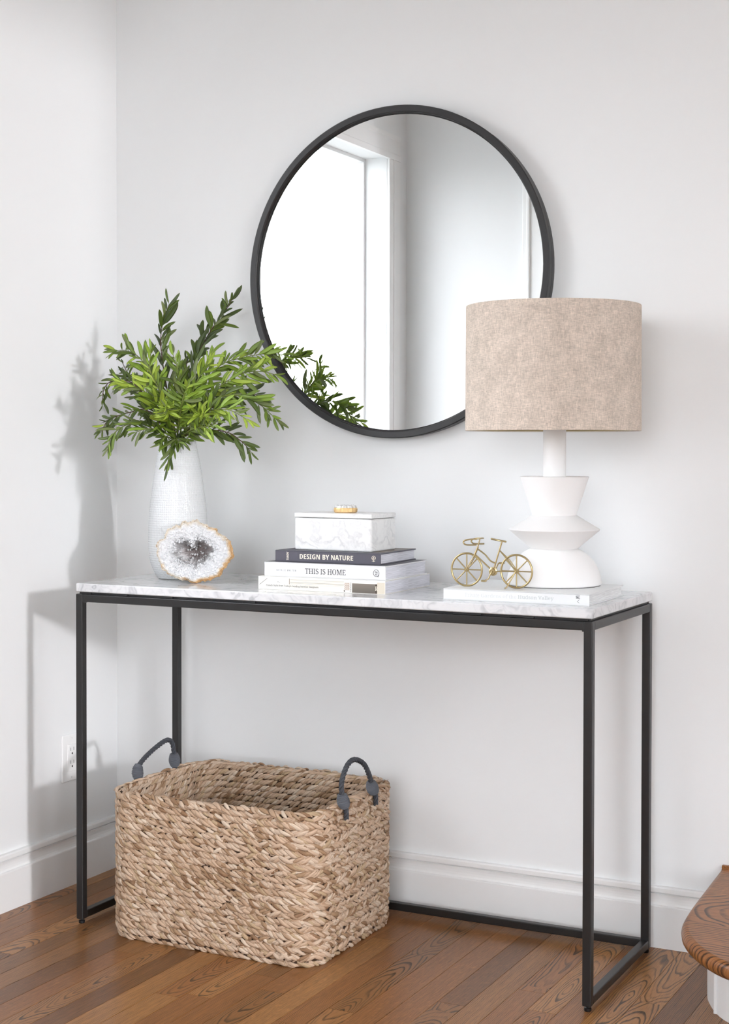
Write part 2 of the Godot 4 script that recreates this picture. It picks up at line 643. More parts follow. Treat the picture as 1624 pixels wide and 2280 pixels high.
	for s in [-0.023, 0.023]:
		b = MB.new()
		b.rbox(V(s - 0.016, -0.033, 0.004), V(s + 0.016, 0.033, 0.011), 0.003)
		part(t, "rocker", b.mesh(), M.white)

func floor_boards() -> void:
	var b := MB.new()
	b.box(V(-0.14, -0.1, -0.14), V(5.64, -0.016, 6.14))
	var f := struct("floor", b.mesh(), M.dark)
	# strip oak running away from the viewer; one mesh to each board as far as the picture reaches
	var tones := []
	for k in 2:
		for c in [c8(226, 216, 202), c8(204, 193, 180), c8(246, 238, 222), c8(220, 202, 184), c8(186, 172, 158)]:
			var m: StandardMaterial3D = M["oak%d" % k].duplicate()
			m.albedo_color = c
			tones.append(m)
	var rng := RandomNumberGenerator.new()
	rng.seed = 12
	var w := 0.0575
	var x0 := 1.319 - w * 23.0
	for i in range(0, 38):
		var a := x0 + i * w
		var lo_x := maxf(a, 0.0)
		if a + w <= 0.002: continue
		var z := -rng.randf_range(0.0, 0.6)
		while z < 2.2:
			var l := rng.randf_range(0.45, 1.25)
			var z1 := minf(z + l, 2.3)
			if z1 > 0.02:
				board(f, Vector2(lo_x, a + w), Vector2(maxf(z, 0.0), z1), tones[rng.randi_range(0, tones.size() - 1)], rng.randi_range(0, 3), rng.randf())
			z = z1
	# the rest of the room's floor, out of the picture
	b = MB.new()
	var far: StandardMaterial3D = M.oak0.duplicate()
	far.uv1_triplanar = true
	far.uv1_world_triplanar = true
	far.uv1_scale = V(4, 1, 1)
	far.albedo_color = c8(220, 200, 190)
	b.box(V(x0 + 38 * w, -0.016, 0), V(5.5, 0.0, 6.0))
	b.box(V(0, -0.016, 2.3), V(x0 + 38 * w, 0.0, 6.0))
	part(f, "flooring", b.mesh(), far)

func board(f: Node, xr: Vector2, zr: Vector2, m: Material, lane: int, v0: float) -> void:
	var b := MB.new()
	var g := 0.00035
	var e := 0.0004
	var xa := xr.x + g
	var xb := xr.y - g
	var za := zr.x + g
	var zb := zr.y - g
	var u0 := lane * 0.25 + 0.004
	var u1 := lane * 0.25 + 0.246
	var tv := func(x: float, z: float) -> Vector2: return Vector2(lerpf(u0, u1, (x - xa) / 0.0575), v0 + z - za)
	var in_a := V(xa + e, 0, za)
	var in_b := V(xb - e, 0, za)
	var in_c := V(xb - e, 0, zb)
	var in_d := V(xa + e, 0, zb)
	var o_a := V(xa, -e, za); var o_b := V(xb, -e, za); var o_c := V(xb, -e, zb); var o_d := V(xa, -e, zb)
	var t := []
	for p in [in_a, in_b, in_c, in_d, o_a, o_b, o_c, o_d]: t.append(tv.call(p.x, p.z))
	b.quad(in_a, in_b, in_c, in_d, Vector3.UP, [t[0], t[1], t[2], t[3]])
	b.quad(in_a, in_d, o_d, o_a, V(-0.7, 0.7, 0), [t[0], t[3], t[7], t[4]])
	b.quad(in_b, in_c, o_c, o_b, V(0.7, 0.7, 0), [t[1], t[2], t[6], t[5]])
	b.quad(in_a, in_b, o_b, o_a, Vector3.FORWARD, [t[0], t[1], t[5], t[4]])
	b.quad(in_d, in_c, o_c, o_d, Vector3.BACK, [t[3], t[2], t[6], t[7]])
	var dn := V(0, -0.0155 + e, 0)
	b.quad(o_a, o_d, o_d + dn, o_a + dn, Vector3.LEFT)
	b.quad(o_b, o_c, o_c + dn, o_b + dn, Vector3.RIGHT)
	b.quad(o_a, o_b, o_b + dn, o_a + dn, Vector3.FORWARD)
	b.quad(o_d, o_c, o_c + dn, o_d + dn, Vector3.BACK)
	part(f, "plank", b.mesh(), m)

# closed outline with edges rolled over top and bottom
func slab_shape(poly: PackedVector2Array, y0: float, y1: float, r: float, s := 1.0) -> ArrayMesh:
	var b := MB.new()
	var m := poly.size()
	var nrm := []
	for i in m:
		var a := poly[(i + m - 1) % m]
		var c := poly[(i + 1) % m]
		var d := (c - a).normalized()
		nrm.append(Vector2(d.y, -d.x))
	if Geometry2D.is_polygon_clockwise(poly):
		for i in m: nrm[i] = -nrm[i]
	var rows := []
	var k := 8
	for i in k + 1:
		var t := PI * i / k - PI / 2
		var y := (y0 + y1) / 2 + (y1 - y0) / 2 * sin(t)
		var ins := r * (1.0 - cos(t))
		var row := PackedVector3Array()
		for j in m + 1:
			var p: Vector2 = poly[j % m] - nrm[j % m] * ins
			row.append(V(p.x, y, p.y))
		rows.append(row)
	b.grid(rows, true, true, 1.0, 1.0)
	for i in b.v.size():
		b.uv[i] = Vector2(b.v[i].z, b.v[i].x) * s
	var top := PackedVector2Array()
	for j in m: top.append(poly[j] - nrm[j] * r)
	var first := b.v.size()
	b.cap(top, y1, true)
	b.cap(top, y0, false)
	for i in range(first, b.v.size()):
		b.uv[i] = Vector2(b.v[i].z, b.v[i].x) * s
	return b.mesh()

func smooth_outline(pts: Array, per := 6) -> PackedVector2Array:
	var o := PackedVector2Array()
	for i in pts.size() - 1:
		var a: Vector2 = pts[maxi(i - 1, 0)]
		var d: Vector2 = pts[mini(i + 2, pts.size() - 1)]
		for k in per:
			o.append(pts[i].cubic_interpolate(pts[i + 1], a, d, float(k) / per))
	o.append(pts[-1])
	return o

func staircase() -> void:
	var t := thing("staircase", "oak stair step with a rounded bullnose end and white curved riser beside the baseboard", "stairs")
	t.set_meta("kind", "structure")
	var oak: StandardMaterial3D = M.oak0.duplicate()
	oak.albedo_color = c8(226, 205, 190)
	oak.roughness = 0.33
	oak.uv1_offset = V(0.0, 0.2, 0)
	var o := smooth_outline([Vector2(1.570, -0.012), Vector2(1.578, 0.15), Vector2(1.586, 0.30), Vector2(1.594, 0.385), Vector2(1.604, 0.435), Vector2(1.626, 0.492), Vector2(1.668, 0.555), Vector2(1.722, 0.605), Vector2(1.80, 0.638), Vector2(1.90, 0.65)])
	o.append(Vector2(2.55, 0.65)); o.append(Vector2(2.55, -0.012))
	part(t, "tread", slab_shape(o, 0.157, 0.1875, 0.013, 1.25), oak)
	var b := MB.new()
	b.rbox(V(1.5755, 0.180, -0.01), V(2.55, 0.1945, 0.009), 0.002)
	part(t, "wall_trim", b.mesh(), oak)
	var rp := smooth_outline([Vector2(1.588, 0.018), Vector2(1.600, 0.16), Vector2(1.607, 0.25), Vector2(1.628, 0.308), Vector2(1.656, 0.355), Vector2(1.69, 0.386), Vector2(1.75, 0.412), Vector2(1.85, 0.42)], 5)
	rp.append(Vector2(2.52, 0.42)); rp.append(Vector2(2.52, 0.018))
	part(t, "riser", slab_shape(rp, 0.0, 0.158, 0.0005), M.trim)
	b = MB.new()
	b.tube(PackedVector3Array([V(1.6475, 0.001, 0.3455), V(1.6475, 0.157, 0.3455)]), 0.0042, 10)
	part(t, "riser_bead", b.mesh(), M.trim)
	# the flight goes on to the right, out of the picture
	for k in 3:
		var x := 2.30 + 0.28 * k
		var y := 0.1875 * (k + 2)
		b = MB.new()
		b.rbox(V(x, y - 0.03, 0.004), V(x + 0.32, y, 0.66), 0.012)
		part(t, "tread", b.mesh(), oak)
		b = MB.new()
		b.box(V(x + 0.03, y - 0.19, 0.018), V(x + 0.29, y - 0.029, 0.62))
		part(t, "riser", b.mesh(), M.trim)

# ------------------------------------------------------------------ console table
func console_table() -> void:
	var X0 := 0.2132
	var X1 := X0 + 1.22
	var Zb := 0.0463
	var Zf := Zb + 0.4039
	var t := 0.0178
	var Ht := 0.7499
	var L := 0.0100
	var r := 0.0022
	var o := thing("console_table", "slim black metal frame console table with a white marble top in the corner", "table")
	var marble := mat(Color.WHITE, 0.10, 0.0, 0.55)
	marble.albedo_texture = marble_image(5, 1024, 0.9, c8(224, 224, 225), c8(140, 143, 148))
	marble.uv1_triplanar = true
	marble.uv1_scale = V(0.8, 0.8, 0.8)
	marble.uv1_offset = V(0.0, 0.3, 0.1)
	var b := MB.new()
	b.rbox(V(X0, SLAB - 0.0195, Zb), V(X1, SLAB, Zf), 0.003, 3)
	part(o, "marble_top", b.mesh(), marble)
	for x in [[X0, X0 + t], [X1 - t, X1]]:
		for z in [[Zb, Zb + t], [Zf - t, Zf]]:
			b = MB.new()
			b.rbox(V(x[0], L, z[0]), V(x[1], Ht, z[1]), r)
			var leg := part(o, "leg", b.mesh(), M.iron)
			b = MB.new()
			b.lathe([Vector2(0, 0), Vector2(0.0065, 0), Vector2(0.0072, 0.0015), Vector2(0.0072, 0.006), Vector2(0.003, 0.0065), Vector2(0.003, 0.012), Vector2(0, 0.012)], 20, V((x[0] + x[1]) / 2, 0, (z[0] + z[1]) / 2))
			part(leg, "foot_pad", b.mesh(), M.rubber)
	for z in [[Zb, Zb + t], [Zf - t, Zf]]:
		b = MB.new()
		b.rbox(V(X0 + t - 0.001, Ht - t, z[0] + 0.0002), V(X1 - t + 0.001, Ht - 0.0002, z[1] - 0.0002), r)
		# small welds where rail and leg meet
		for x in [X0 + t, X1 - t]:
			b.rbox(V(x - 0.004, Ht - t - 0.0025, z[0] + 0.001), V(x + 0.004, Ht - t + 0.003, z[1] - 0.001), 0.002)
		part(o, "top_rail", b.mesh(), M.iron)
	for x in [[X0, X0 + t], [X1 - t, X1]]:
		b = MB.new()
		b.rbox(V(x[0] + 0.0002, Ht - t, Zb + t - 0.001), V(x[1] - 0.0002, Ht - 0.0002, Zf - t + 0.001), r)
		part(o, "top_rail", b.mesh(), M.iron)
		b = MB.new()
		b.rbox(V(x[0] + 0.0002, L + 0.0006, Zb + t - 0.001), V(x[1] - 0.0002, L + t, Zf - t + 0.001), r)
		part(o, "bottom_rail", b.mesh(), M.iron)
	b = MB.new()
	b.rbox(V(X0 + t - 0.001, L + 0.0006, Zb + 0.0002), V(X1 - t + 0.001, L + t, Zb + t - 0.0002), r)
	part(o, "bottom_rail", b.mesh(), M.iron)
	# a narrow batten set back under the stone, and pads on it
	for z in [Zb + 0.007, Zf - 0.011]:
		b = MB.new()
		b.box(V(X0 + 0.006, Ht - 0.0006, z), V(X1 - 0.006, SLAB - 0.0192, z + 0.004))
		part(o, "batten", b.mesh(), M.rubber)
	for x in [X0 + 0.007, X1 - 0.011]:
		b = MB.new()
		b.box(V(x, Ht - 0.0006, Zb + 0.011), V(x + 0.004, SLAB - 0.0192, Zf - 0.011))
		part(o, "batten", b.mesh(), M.rubber)
	# pads that hold the stone off the frame
	for p in [[0.012, 0.028], [0.09, 0.05], [0.20, 0.06], [0.44, 0.03], [0.68, 0.05], [0.93, 0.06], [1.05, 0.05], [1.185, 0.025]]:
		for z in [Zb + 0.004, Zf - 0.012]:
			b = MB.new()
			b.rbox(V(X0 + p[0], Ht - 0.0004, z), V(X0 + p[0] + p[1], SLAB - 0.0193, z + 0.009), 0.001, 1)
			part(o, "spacer", b.mesh(), M.rubber)

func mirror() -> void:
	var o := thing("round_mirror", "large round mirror in a thin black metal frame hanging on the back wall", "mirror", V(0.809, 1.489, 0.0))
	o.rotation.x = PI / 2
	# built round y, then turned to face the room
	var b := MB.new()
	var R := 0.3855
	var d := 0.038
	b.lathe([Vector2(R - 0.002, 0.0), Vector2(R - 0.0015, d * 0.42), Vector2(R - 0.004, d * 0.46), Vector2(R - 0.004, d * 0.50), Vector2(R - 0.0005, d * 0.54), Vector2(R, d - 0.002), Vector2(R - 0.002, d),
		Vector2(R - 0.0145, d), Vector2(R - 0.0162, d - 0.002), Vector2(R - 0.0162, d - 0.011), Vector2(R - 0.0178, d - 0.012), Vector2(R - 0.0178, 0.002)], 160)
	part(o, "frame", b.mesh(), M.frame)
	b = MB.new()
	b.lathe([Vector2(R - 0.0175, d - 0.0145), Vector2(R - 0.0195, d - 0.0125)], 160)
	part(o, "bevelled_edge", b.mesh(), M.mirror)
	b = MB.new()
	b.lathe([Vector2(R - 0.0195, d - 0.0125), Vector2(0.0, d - 0.0125)], 160)
	for i in b.n.size(): b.n[i] = Vector3.UP
	part(o, "glass", b.mesh(), M.mirror)
	b = MB.new()
	b.lathe([Vector2(R - 0.018, 0.004), Vector2(R - 0.018, d - 0.016), Vector2(0, d - 0.016)], 96)
	part(o, "backing", b.mesh(), M.dark)

# ------------------------------------------------------------------ woven basket
const BX0 := 0.318
const BX1 := 0.855
const BZ0 := 0.082
const BZ1 := 0.497
const BR := 0.075

func basket_length() -> float:
	return 2.0 * (BX1 - BX0 - 2 * BR) + 2.0 * (BZ1 - BZ0 - 2 * BR) + TAU * BR

# point and outward normal along the outline; starts on the front at the left and runs to the right
func basket_at(s: float) -> Array:
	var L := basket_length()
	s = fposmod(s, L)
	var a := BX1 - BX0 - 2 * BR
	var c := BZ1 - BZ0 - 2 * BR
	var q := PI / 2 * BR
	if s < a: return [Vector2(BX0 + BR + s, BZ1), Vector2(0, 1)]
	s -= a
	if s < q:
		var t := s / BR
		return [Vector2(BX1 - BR, BZ1 - BR) + Vector2(sin(t), cos(t)) * BR, Vector2(sin(t), cos(t))]
	s -= q
	if s < c: return [Vector2(BX1, BZ1 - BR - s), Vector2(1, 0)]
	s -= c
	if s < q:
		var t := s / BR
		return [Vector2(BX1 - BR, BZ0 + BR) + Vector2(cos(t), -sin(t)) * BR, Vector2(cos(t), -sin(t))]
	s -= q
	if s < a: return [Vector2(BX1 - BR - s, BZ0), Vector2(0, -1)]
	s -= a
	if s < q:
		var t := s / BR
		return [Vector2(BX0 + BR, BZ0 + BR) + Vector2(-sin(t), -cos(t)) * BR, Vector2(-sin(t), -cos(t))]
	s -= q
	if s < c: return [Vector2(BX0, BZ0 + BR + s), Vector2(-1, 0)]
	s -= c
	var t := s / BR
	return [Vector2(BX0 + BR, BZ1 - BR) + Vector2(-cos(t), sin(t)) * BR, Vector2(-cos(t), sin(t))]

func strand_mesh(sd: int) -> ArrayMesh:
	var rng := RandomNumberGenerator.new()
	rng.seed = sd
	var b := MB.new()
	var rows := []
	var hl := rng.randf_range(0.0160, 0.0215)
	var wy := rng.randf_range(0.0038, 0.0053)
	var wz := rng.randf_range(0.0030, 0.0040)
	var ph := rng.randf_range(0, TAU)
	var bend := rng.randf_range(-0.002, 0.002)
	var K := 7
	for i in K:
		var t := -1.0 + 2.0 * i / (K - 1)
		var env := pow(maxf(1.0 - t * t, 0.0), 0.55) * 0.96 + 0.04
		var ring := PackedVector3Array()
		for j in 10:
			var a := TAU * j / 9
			var rr := 1.0 + 0.10 * sin(a * 3.0 + ph + t * 1.1)
			ring.append(V(t * hl, cos(a) * wy * env * rr + bend * (1.0 - t * t) + 0.0014 * t * absf(t), sin(a) * wz * env * rr + 0.0042 * (1.0 - t * t)))
		rows.append(ring)
	b.grid(rows, true, true)
	return b.mesh()

func basket() -> void:
	var o := thing("woven_basket", "large rectangular seagrass basket with dark rope handles on the floor under the table", "basket")
	var rng := RandomNumberGenerator.new()
	rng.seed = 7
	var H := 0.318
	var L := basket_length()
	var rows := 22
	var pitch := H / rows
	# the inner wall of coiled core that the strands wrap
	var core := MB.new()
	var seg := 120
	for side in [0, 1]:
		var g := []
		for i in rows * 4 + 1:
			var y := H * i / (rows * 4.0)
			var puff := 0.0022 * (0.5 - 0.5 * cos(TAU * i / 4.0))
			var ins := 0.0078 - puff + 0.008 * pow(clampf(1.0 - y / 0.02, 0, 1), 2)
			if side: ins = 0.0162 + puff
			var ring := PackedVector3Array()
			for j in seg + 1:
				var p := basket_at(L * j / seg)
				var q: Vector2 = p[0] - p[1] * ins
				ring.append(V(q.x, maxf(y, 0.003), q.y))
			g.append(ring)
		core.grid(g, true, side == 1)
	var rim := []
	for k in 5:
		var ring := PackedVector3Array()
		var ang := PI * k / 4
		for j in seg + 1:
			var p := basket_at(L * j / seg)
			var q: Vector2 = p[0] - p[1] * (0.012 - 0.0042 * cos(ang))
			ring.append(V(q.x, H + 0.003 * sin(ang), q.y))
		rim.append(ring)
	core.grid(rim, true, false)
	var poly := PackedVector2Array()
	for j in 60:
		var p := basket_at(L * j / 60.0)
		poly.append(p[0] - p[1] * 0.014)
	core.cap(poly, 0.012, true)
	core.cap(poly, 0.003, false)
	part(o, "core", core.mesh(), mat(c8(60, 42, 28), 0.95))
	# strands
	var fibre := fibre_image()
	var shapes := []
	for k in 6: shapes.append(strand_mesh(40 + k))
	var tones := []
	var cols := [c8(200, 172, 147), c8(186, 156, 129), c8(212, 188, 166), c8(168, 137, 107), c8(192, 166, 135), c8(206, 178, 153), c8(150, 117, 89), c8(222, 202, 181)]
	for c in cols:
		var m := mat(c, 0.62, 0.0, 0.4)
		m.albedo_texture = fibre
		tones.append(m)
	var front := []      # the ones the picture shows largest, each a part of its own
	var rest := []
	var step := 0.0094
	var count := int(L / step)
	for k in rows + 1:
		var y := pitch * (k + 0.5)
		var top := k == rows
		if top: y = H - 0.0020
		for i in count:
			var s := (i + 0.5 * (k % 2) + rng.randf_range(-0.22, 0.22)) * L / count
			var p := basket_at(s)
			var nn: Vector2 = p[1]
			var tan3 := V(nn.y, 0, -nn.x)
			var n3 := V(nn.x, 0, nn.y)
			var tilt := deg_to_rad(rng.randf_range(16, 38))
			# plaits change hand towards the right end
			var share := clampf((p[0].x - 0.60) / 0.2, 0.0, 1.0) * 0.55
			if k % 2 == 1 and rng.randf() < share: tilt = -tilt * 0.8
			var nrm := n3
			var pos := V(p[0].x, y, p[0].y) - n3 * 0.0078
			pos.y += rng.randf_range(-0.0020, 0.0020)
			pos += n3 * rng.randf_range(-0.0012, 0.0016)
			if k == 0: pos -= n3 * 0.005
			if top:
				nrm = (n3 * 0.55 + Vector3.UP).normalized()
				pos -= n3 * rng.randf_range(-0.001, 0.004)
				pos.y += rng.randf_range(-0.002, 0.0035)
				tilt = deg_to_rad(rng.randf_range(14, 48))
			var cross := (Vector3.DOWN - nrm * Vector3.DOWN.dot(nrm)).normalized()
			if top: cross = (n3 - nrm * n3.dot(nrm)).normalized()
			var dx := (tan3 * cos(tilt) + cross * sin(tilt)).normalized()
			dx = (dx + nrm * rng.randf_range(-0.06, 0.06)).normalized()
			var dz := (nrm - dx * nrm.dot(dx)).normalized()
			var sc := rng.randf_range(0.74, 0.98)
			var xf := Transform3D(Basis(dx * sc, dz.cross(dx) * sc * rng.randf_range(0.85, 1.15), dz * sc), pos)
			var shape := rng.randi_range(0, 5)
			var tone := rng.randi_range(0, 7)
			if rng.randf() < 0.35: tone = [0, 5, 2][rng.randi_range(0, 2)]
			if nn.y > 0.6 and k >= 5 and front.size() < 300 and not top and rng.randf() < 0.75:
				front.append([xf, shape, tone])
			else:
				rest.append([xf, shape, tone])
			if top:
				var rn := (n3 * -0.55 + Vector3.UP).normalized()
				var rx := (tan3 * cos(tilt) - n3 * sin(tilt) * 0.6).normalized()
				var rz := (rn - rx * rn.dot(rx)).normalized()
				rest.append([Transform3D(Basis(rx * sc, rz.cross(rx) * sc, rz * sc), V(p[0].x, H - 0.0025, p[0].y) - n3 * 0.0165), shape, tone])
			# the strand that crosses behind, filling the furrow between two rows
			if not top and k < rows - 1:
				var bd := (tan3 * cos(tilt * 0.7) - Vector3.DOWN * sin(tilt * 0.7)).normalized()
				var bz := (n3 - bd * n3.dot(bd)).normalized()
				var bp := pos + Vector3.UP * (pitch * 0.5 + rng.randf_range(-0.002, 0.002)) - n3 * rng.randf_range(0.0022, 0.0042) + tan3 * step * 0.5
				rest.append([Transform3D(Basis(bd * sc * 0.9, bz.cross(bd) * sc * 0.9, bz * sc * 0.9), bp), (shape + 2) % 6, rng.randi_range(0, 7)])
			# the same plait from inside
			if k >= 6 and not top:
				var ip := V(p[0].x, y, p[0].y) - n3 * 0.0162
				var inr := -n3
				var ic := Vector3.DOWN
				var idx := (tan3 * cos(tilt) + ic * sin(absf(tilt))).normalized()
				var idz := (inr - idx * inr.dot(idx)).normalized()
				rest.append([Transform3D(Basis(idx * sc, idz.cross(idx) * sc, idz * sc), ip), shape, tone])
	for e in front:
		part(o, "strand", shapes[e[1]], tones[e[2]], e[0])
	# everything smaller: one many-copied part for each strand shape
	var plain := mat(Color.WHITE, 0.62, 0.0, 0.4)
	plain.vertex_color_use_as_albedo = true
	plain.albedo_texture = fibre
	var weave := MB.new()
	for e in rest:
		var arr: Array = shapes[e[1]].surface_get_arrays(0)
		var vv: PackedVector3Array = arr[Mesh.ARRAY_VERTEX]
		var nv: PackedVector3Array = arr[Mesh.ARRAY_NORMAL]
		var iv: PackedInt32Array = arr[Mesh.ARRAY_INDEX]
		var at := weave.v.size()
		var xf: Transform3D = e[0]
		weave.v.append_array(xf * vv)
		weave.n.append_array(Transform3D(xf.basis.orthonormalized(), Vector3.ZERO) * nv)
		var cc := PackedColorArray()
		cc.resize(vv.size())
		cc.fill(cols[e[2]].srgb_to_linear())
		weave.col.append_array(cc)
		weave.uv.append_array(arr[Mesh.ARRAY_TEX_UV])
		for i in iv.size(): iv[i] += at
		weave.idx.append_array(iv)
	var w := part(o, "weave", weave.mesh(), plain)
	w.set_meta("kind", "stuff")
	# loose ends
	var fr := MB.new()
	for i in 90:
		var p := basket_at(rng.randf_range(0, L * 0.62))
		var y := rng.randf_range(0.01, H)
		var a := V(p[0].x, y, p[0].y) - V(p[1].x, 0, p[1].y) * 0.003
		var d := (V(p[1].x, 0, p[1].y) * rng.randf_range(0.2, 0.9) + V(p[1].y, 0, -p[1].x) * rng.randf_range(-1, 1) + Vector3.UP * rng.randf_range(-0.7, 0.7)).normalized()
		var l := rng.randf_range(0.006, 0.013)
		fr.tube(PackedVector3Array([a, a + d * l * 0.5, a + d * l + V(0, rng.randf_range(-0.002, 0.002), 0)]), [0.0008, 0.0006, 0.0002], 4, false)
	part(o, "loose_fibre", fr.mesh(), tones[2]).set_meta("kind", "stuff")
	# handles
	var rope := mat(c8(68, 71, 78), 0.7)
	var wrap := mat(c8(98, 101, 108), 0.6)
	rope.albedo_texture = fibre
	rope_handle(o, [V(0.3205, 0.292, 0.352), V(0.3175, 0.322, 0.356), V(0.315, 0.347, 0.352), V(0.315, 0.366, 0.322), V(0.316, 0.384, 0.272), V(0.319, 0.391, 0.238), V(0.322, 0.378, 0.222), V(0.3225, 0.345, 0.216), V(0.322, 0.318, 0.211), V(0.323, 0.296, 0.208)], rope, wrap)
	rope_handle(o, [V(0.8585, 0.290, 0.361), V(0.861, 0.312, 0.367), V(0.8585, 0.338, 0.378), V(0.8575, 0.372, 0.380), V(0.8575, 0.402, 0.356), V(0.8575, 0.410, 0.322), V(0.8575, 0.393, 0.278), V(0.858, 0.364, 0.252), V(0.8585, 0.335, 0.238), V(0.861, 0.312, 0.226), V(0.8585, 0.292, 0.220)], rope, wrap)

func rope_handle(o: Node, pts: Array, rope: Material, wrap: Material) -> void:
	var path := spline(pts, 12)
	var b := MB.new()
	var dist := PackedFloat32Array([0.0])
	for i in range(1, path.size()): dist.append(dist[i - 1] + path[i].distance_to(path[i - 1]))
	var total := dist[-1]
	var side := V(1, 0, 0)
	for s in 3:
		var line := PackedVector3Array()
		for i in path.size():
			var t := (path[mini(i + 1, path.size() - 1)] - path[maxi(i - 1, 0)]).normalized()
			var u := (side - t * side.dot(t)).normalized()
			var w := t.cross(u)
			var a := TAU * (dist[i] / 0.028 + s / 3.0)
			line.append(path[i] + (u * cos(a) + w * sin(a)) * 0.0030)
		b.tube(line, 0.0031, 10)
	var h := part(o, "handle", b.mesh(), rope)
	# twine whipped round both feet
	for e in [0, 1]:
		var c := MB.new()
		var rr := []
		var line := PackedVector3Array()
		var lo := 0.030
		var hi := 0.060
		var ends := []
		for k in 133:
			var want := lerpf(lo, hi, k / 132.0)
			if e: want = total - want
			var i := 0
			while i < dist.size() - 2 and dist[i + 1] < want: i += 1
			line.append(path[i].lerp(path[i + 1], (want - dist[i]) / maxf(dist[i + 1] - dist[i], 1e-6)))
			var f := k / 132.0
			rr.append(0.0092 + 0.0038 * sin(PI * pow(f, 0.9)) + 0.0010 * cos(TAU * 11.0 * f))
		c.tube(line, rr, 18)
		part(h, "twine_wrap", c.mesh(), wrap)

# ------------------------------------------------------------------ books
func book(called: String, label: String, at: Vector3, turn: float, size: Vector3, cover: Material, pages: Material, soft: bool) -> Node3D:
	var o := thing(called, label, "book", at, turn)
	var l := size.x / 2
	var h := size.y
	var d := size.z / 2
	var bt := 0.0012 if soft else 0.0026
	var lip := 0.0002 if soft else 0.003
	var b := MB.new()
	b.rbox(V(-l, 0, -d), V(l, bt, d), 0.0006, 1)
	b.rbox(V(-l, h - bt, -d), V(l, h, d), 0.0006, 1)
	b.rbox(V(-l, 0.0001, d - bt), V(l, h - 0.0001, d), 0.0009, 2)
	part(o, "cover", b.mesh(), cover)
	b = MB.new()
	b.box(V(-l + lip, bt, -d + lip), V(l - lip, h - bt, d - bt))
	part(o, "pages", b.mesh(), pages)
	return o

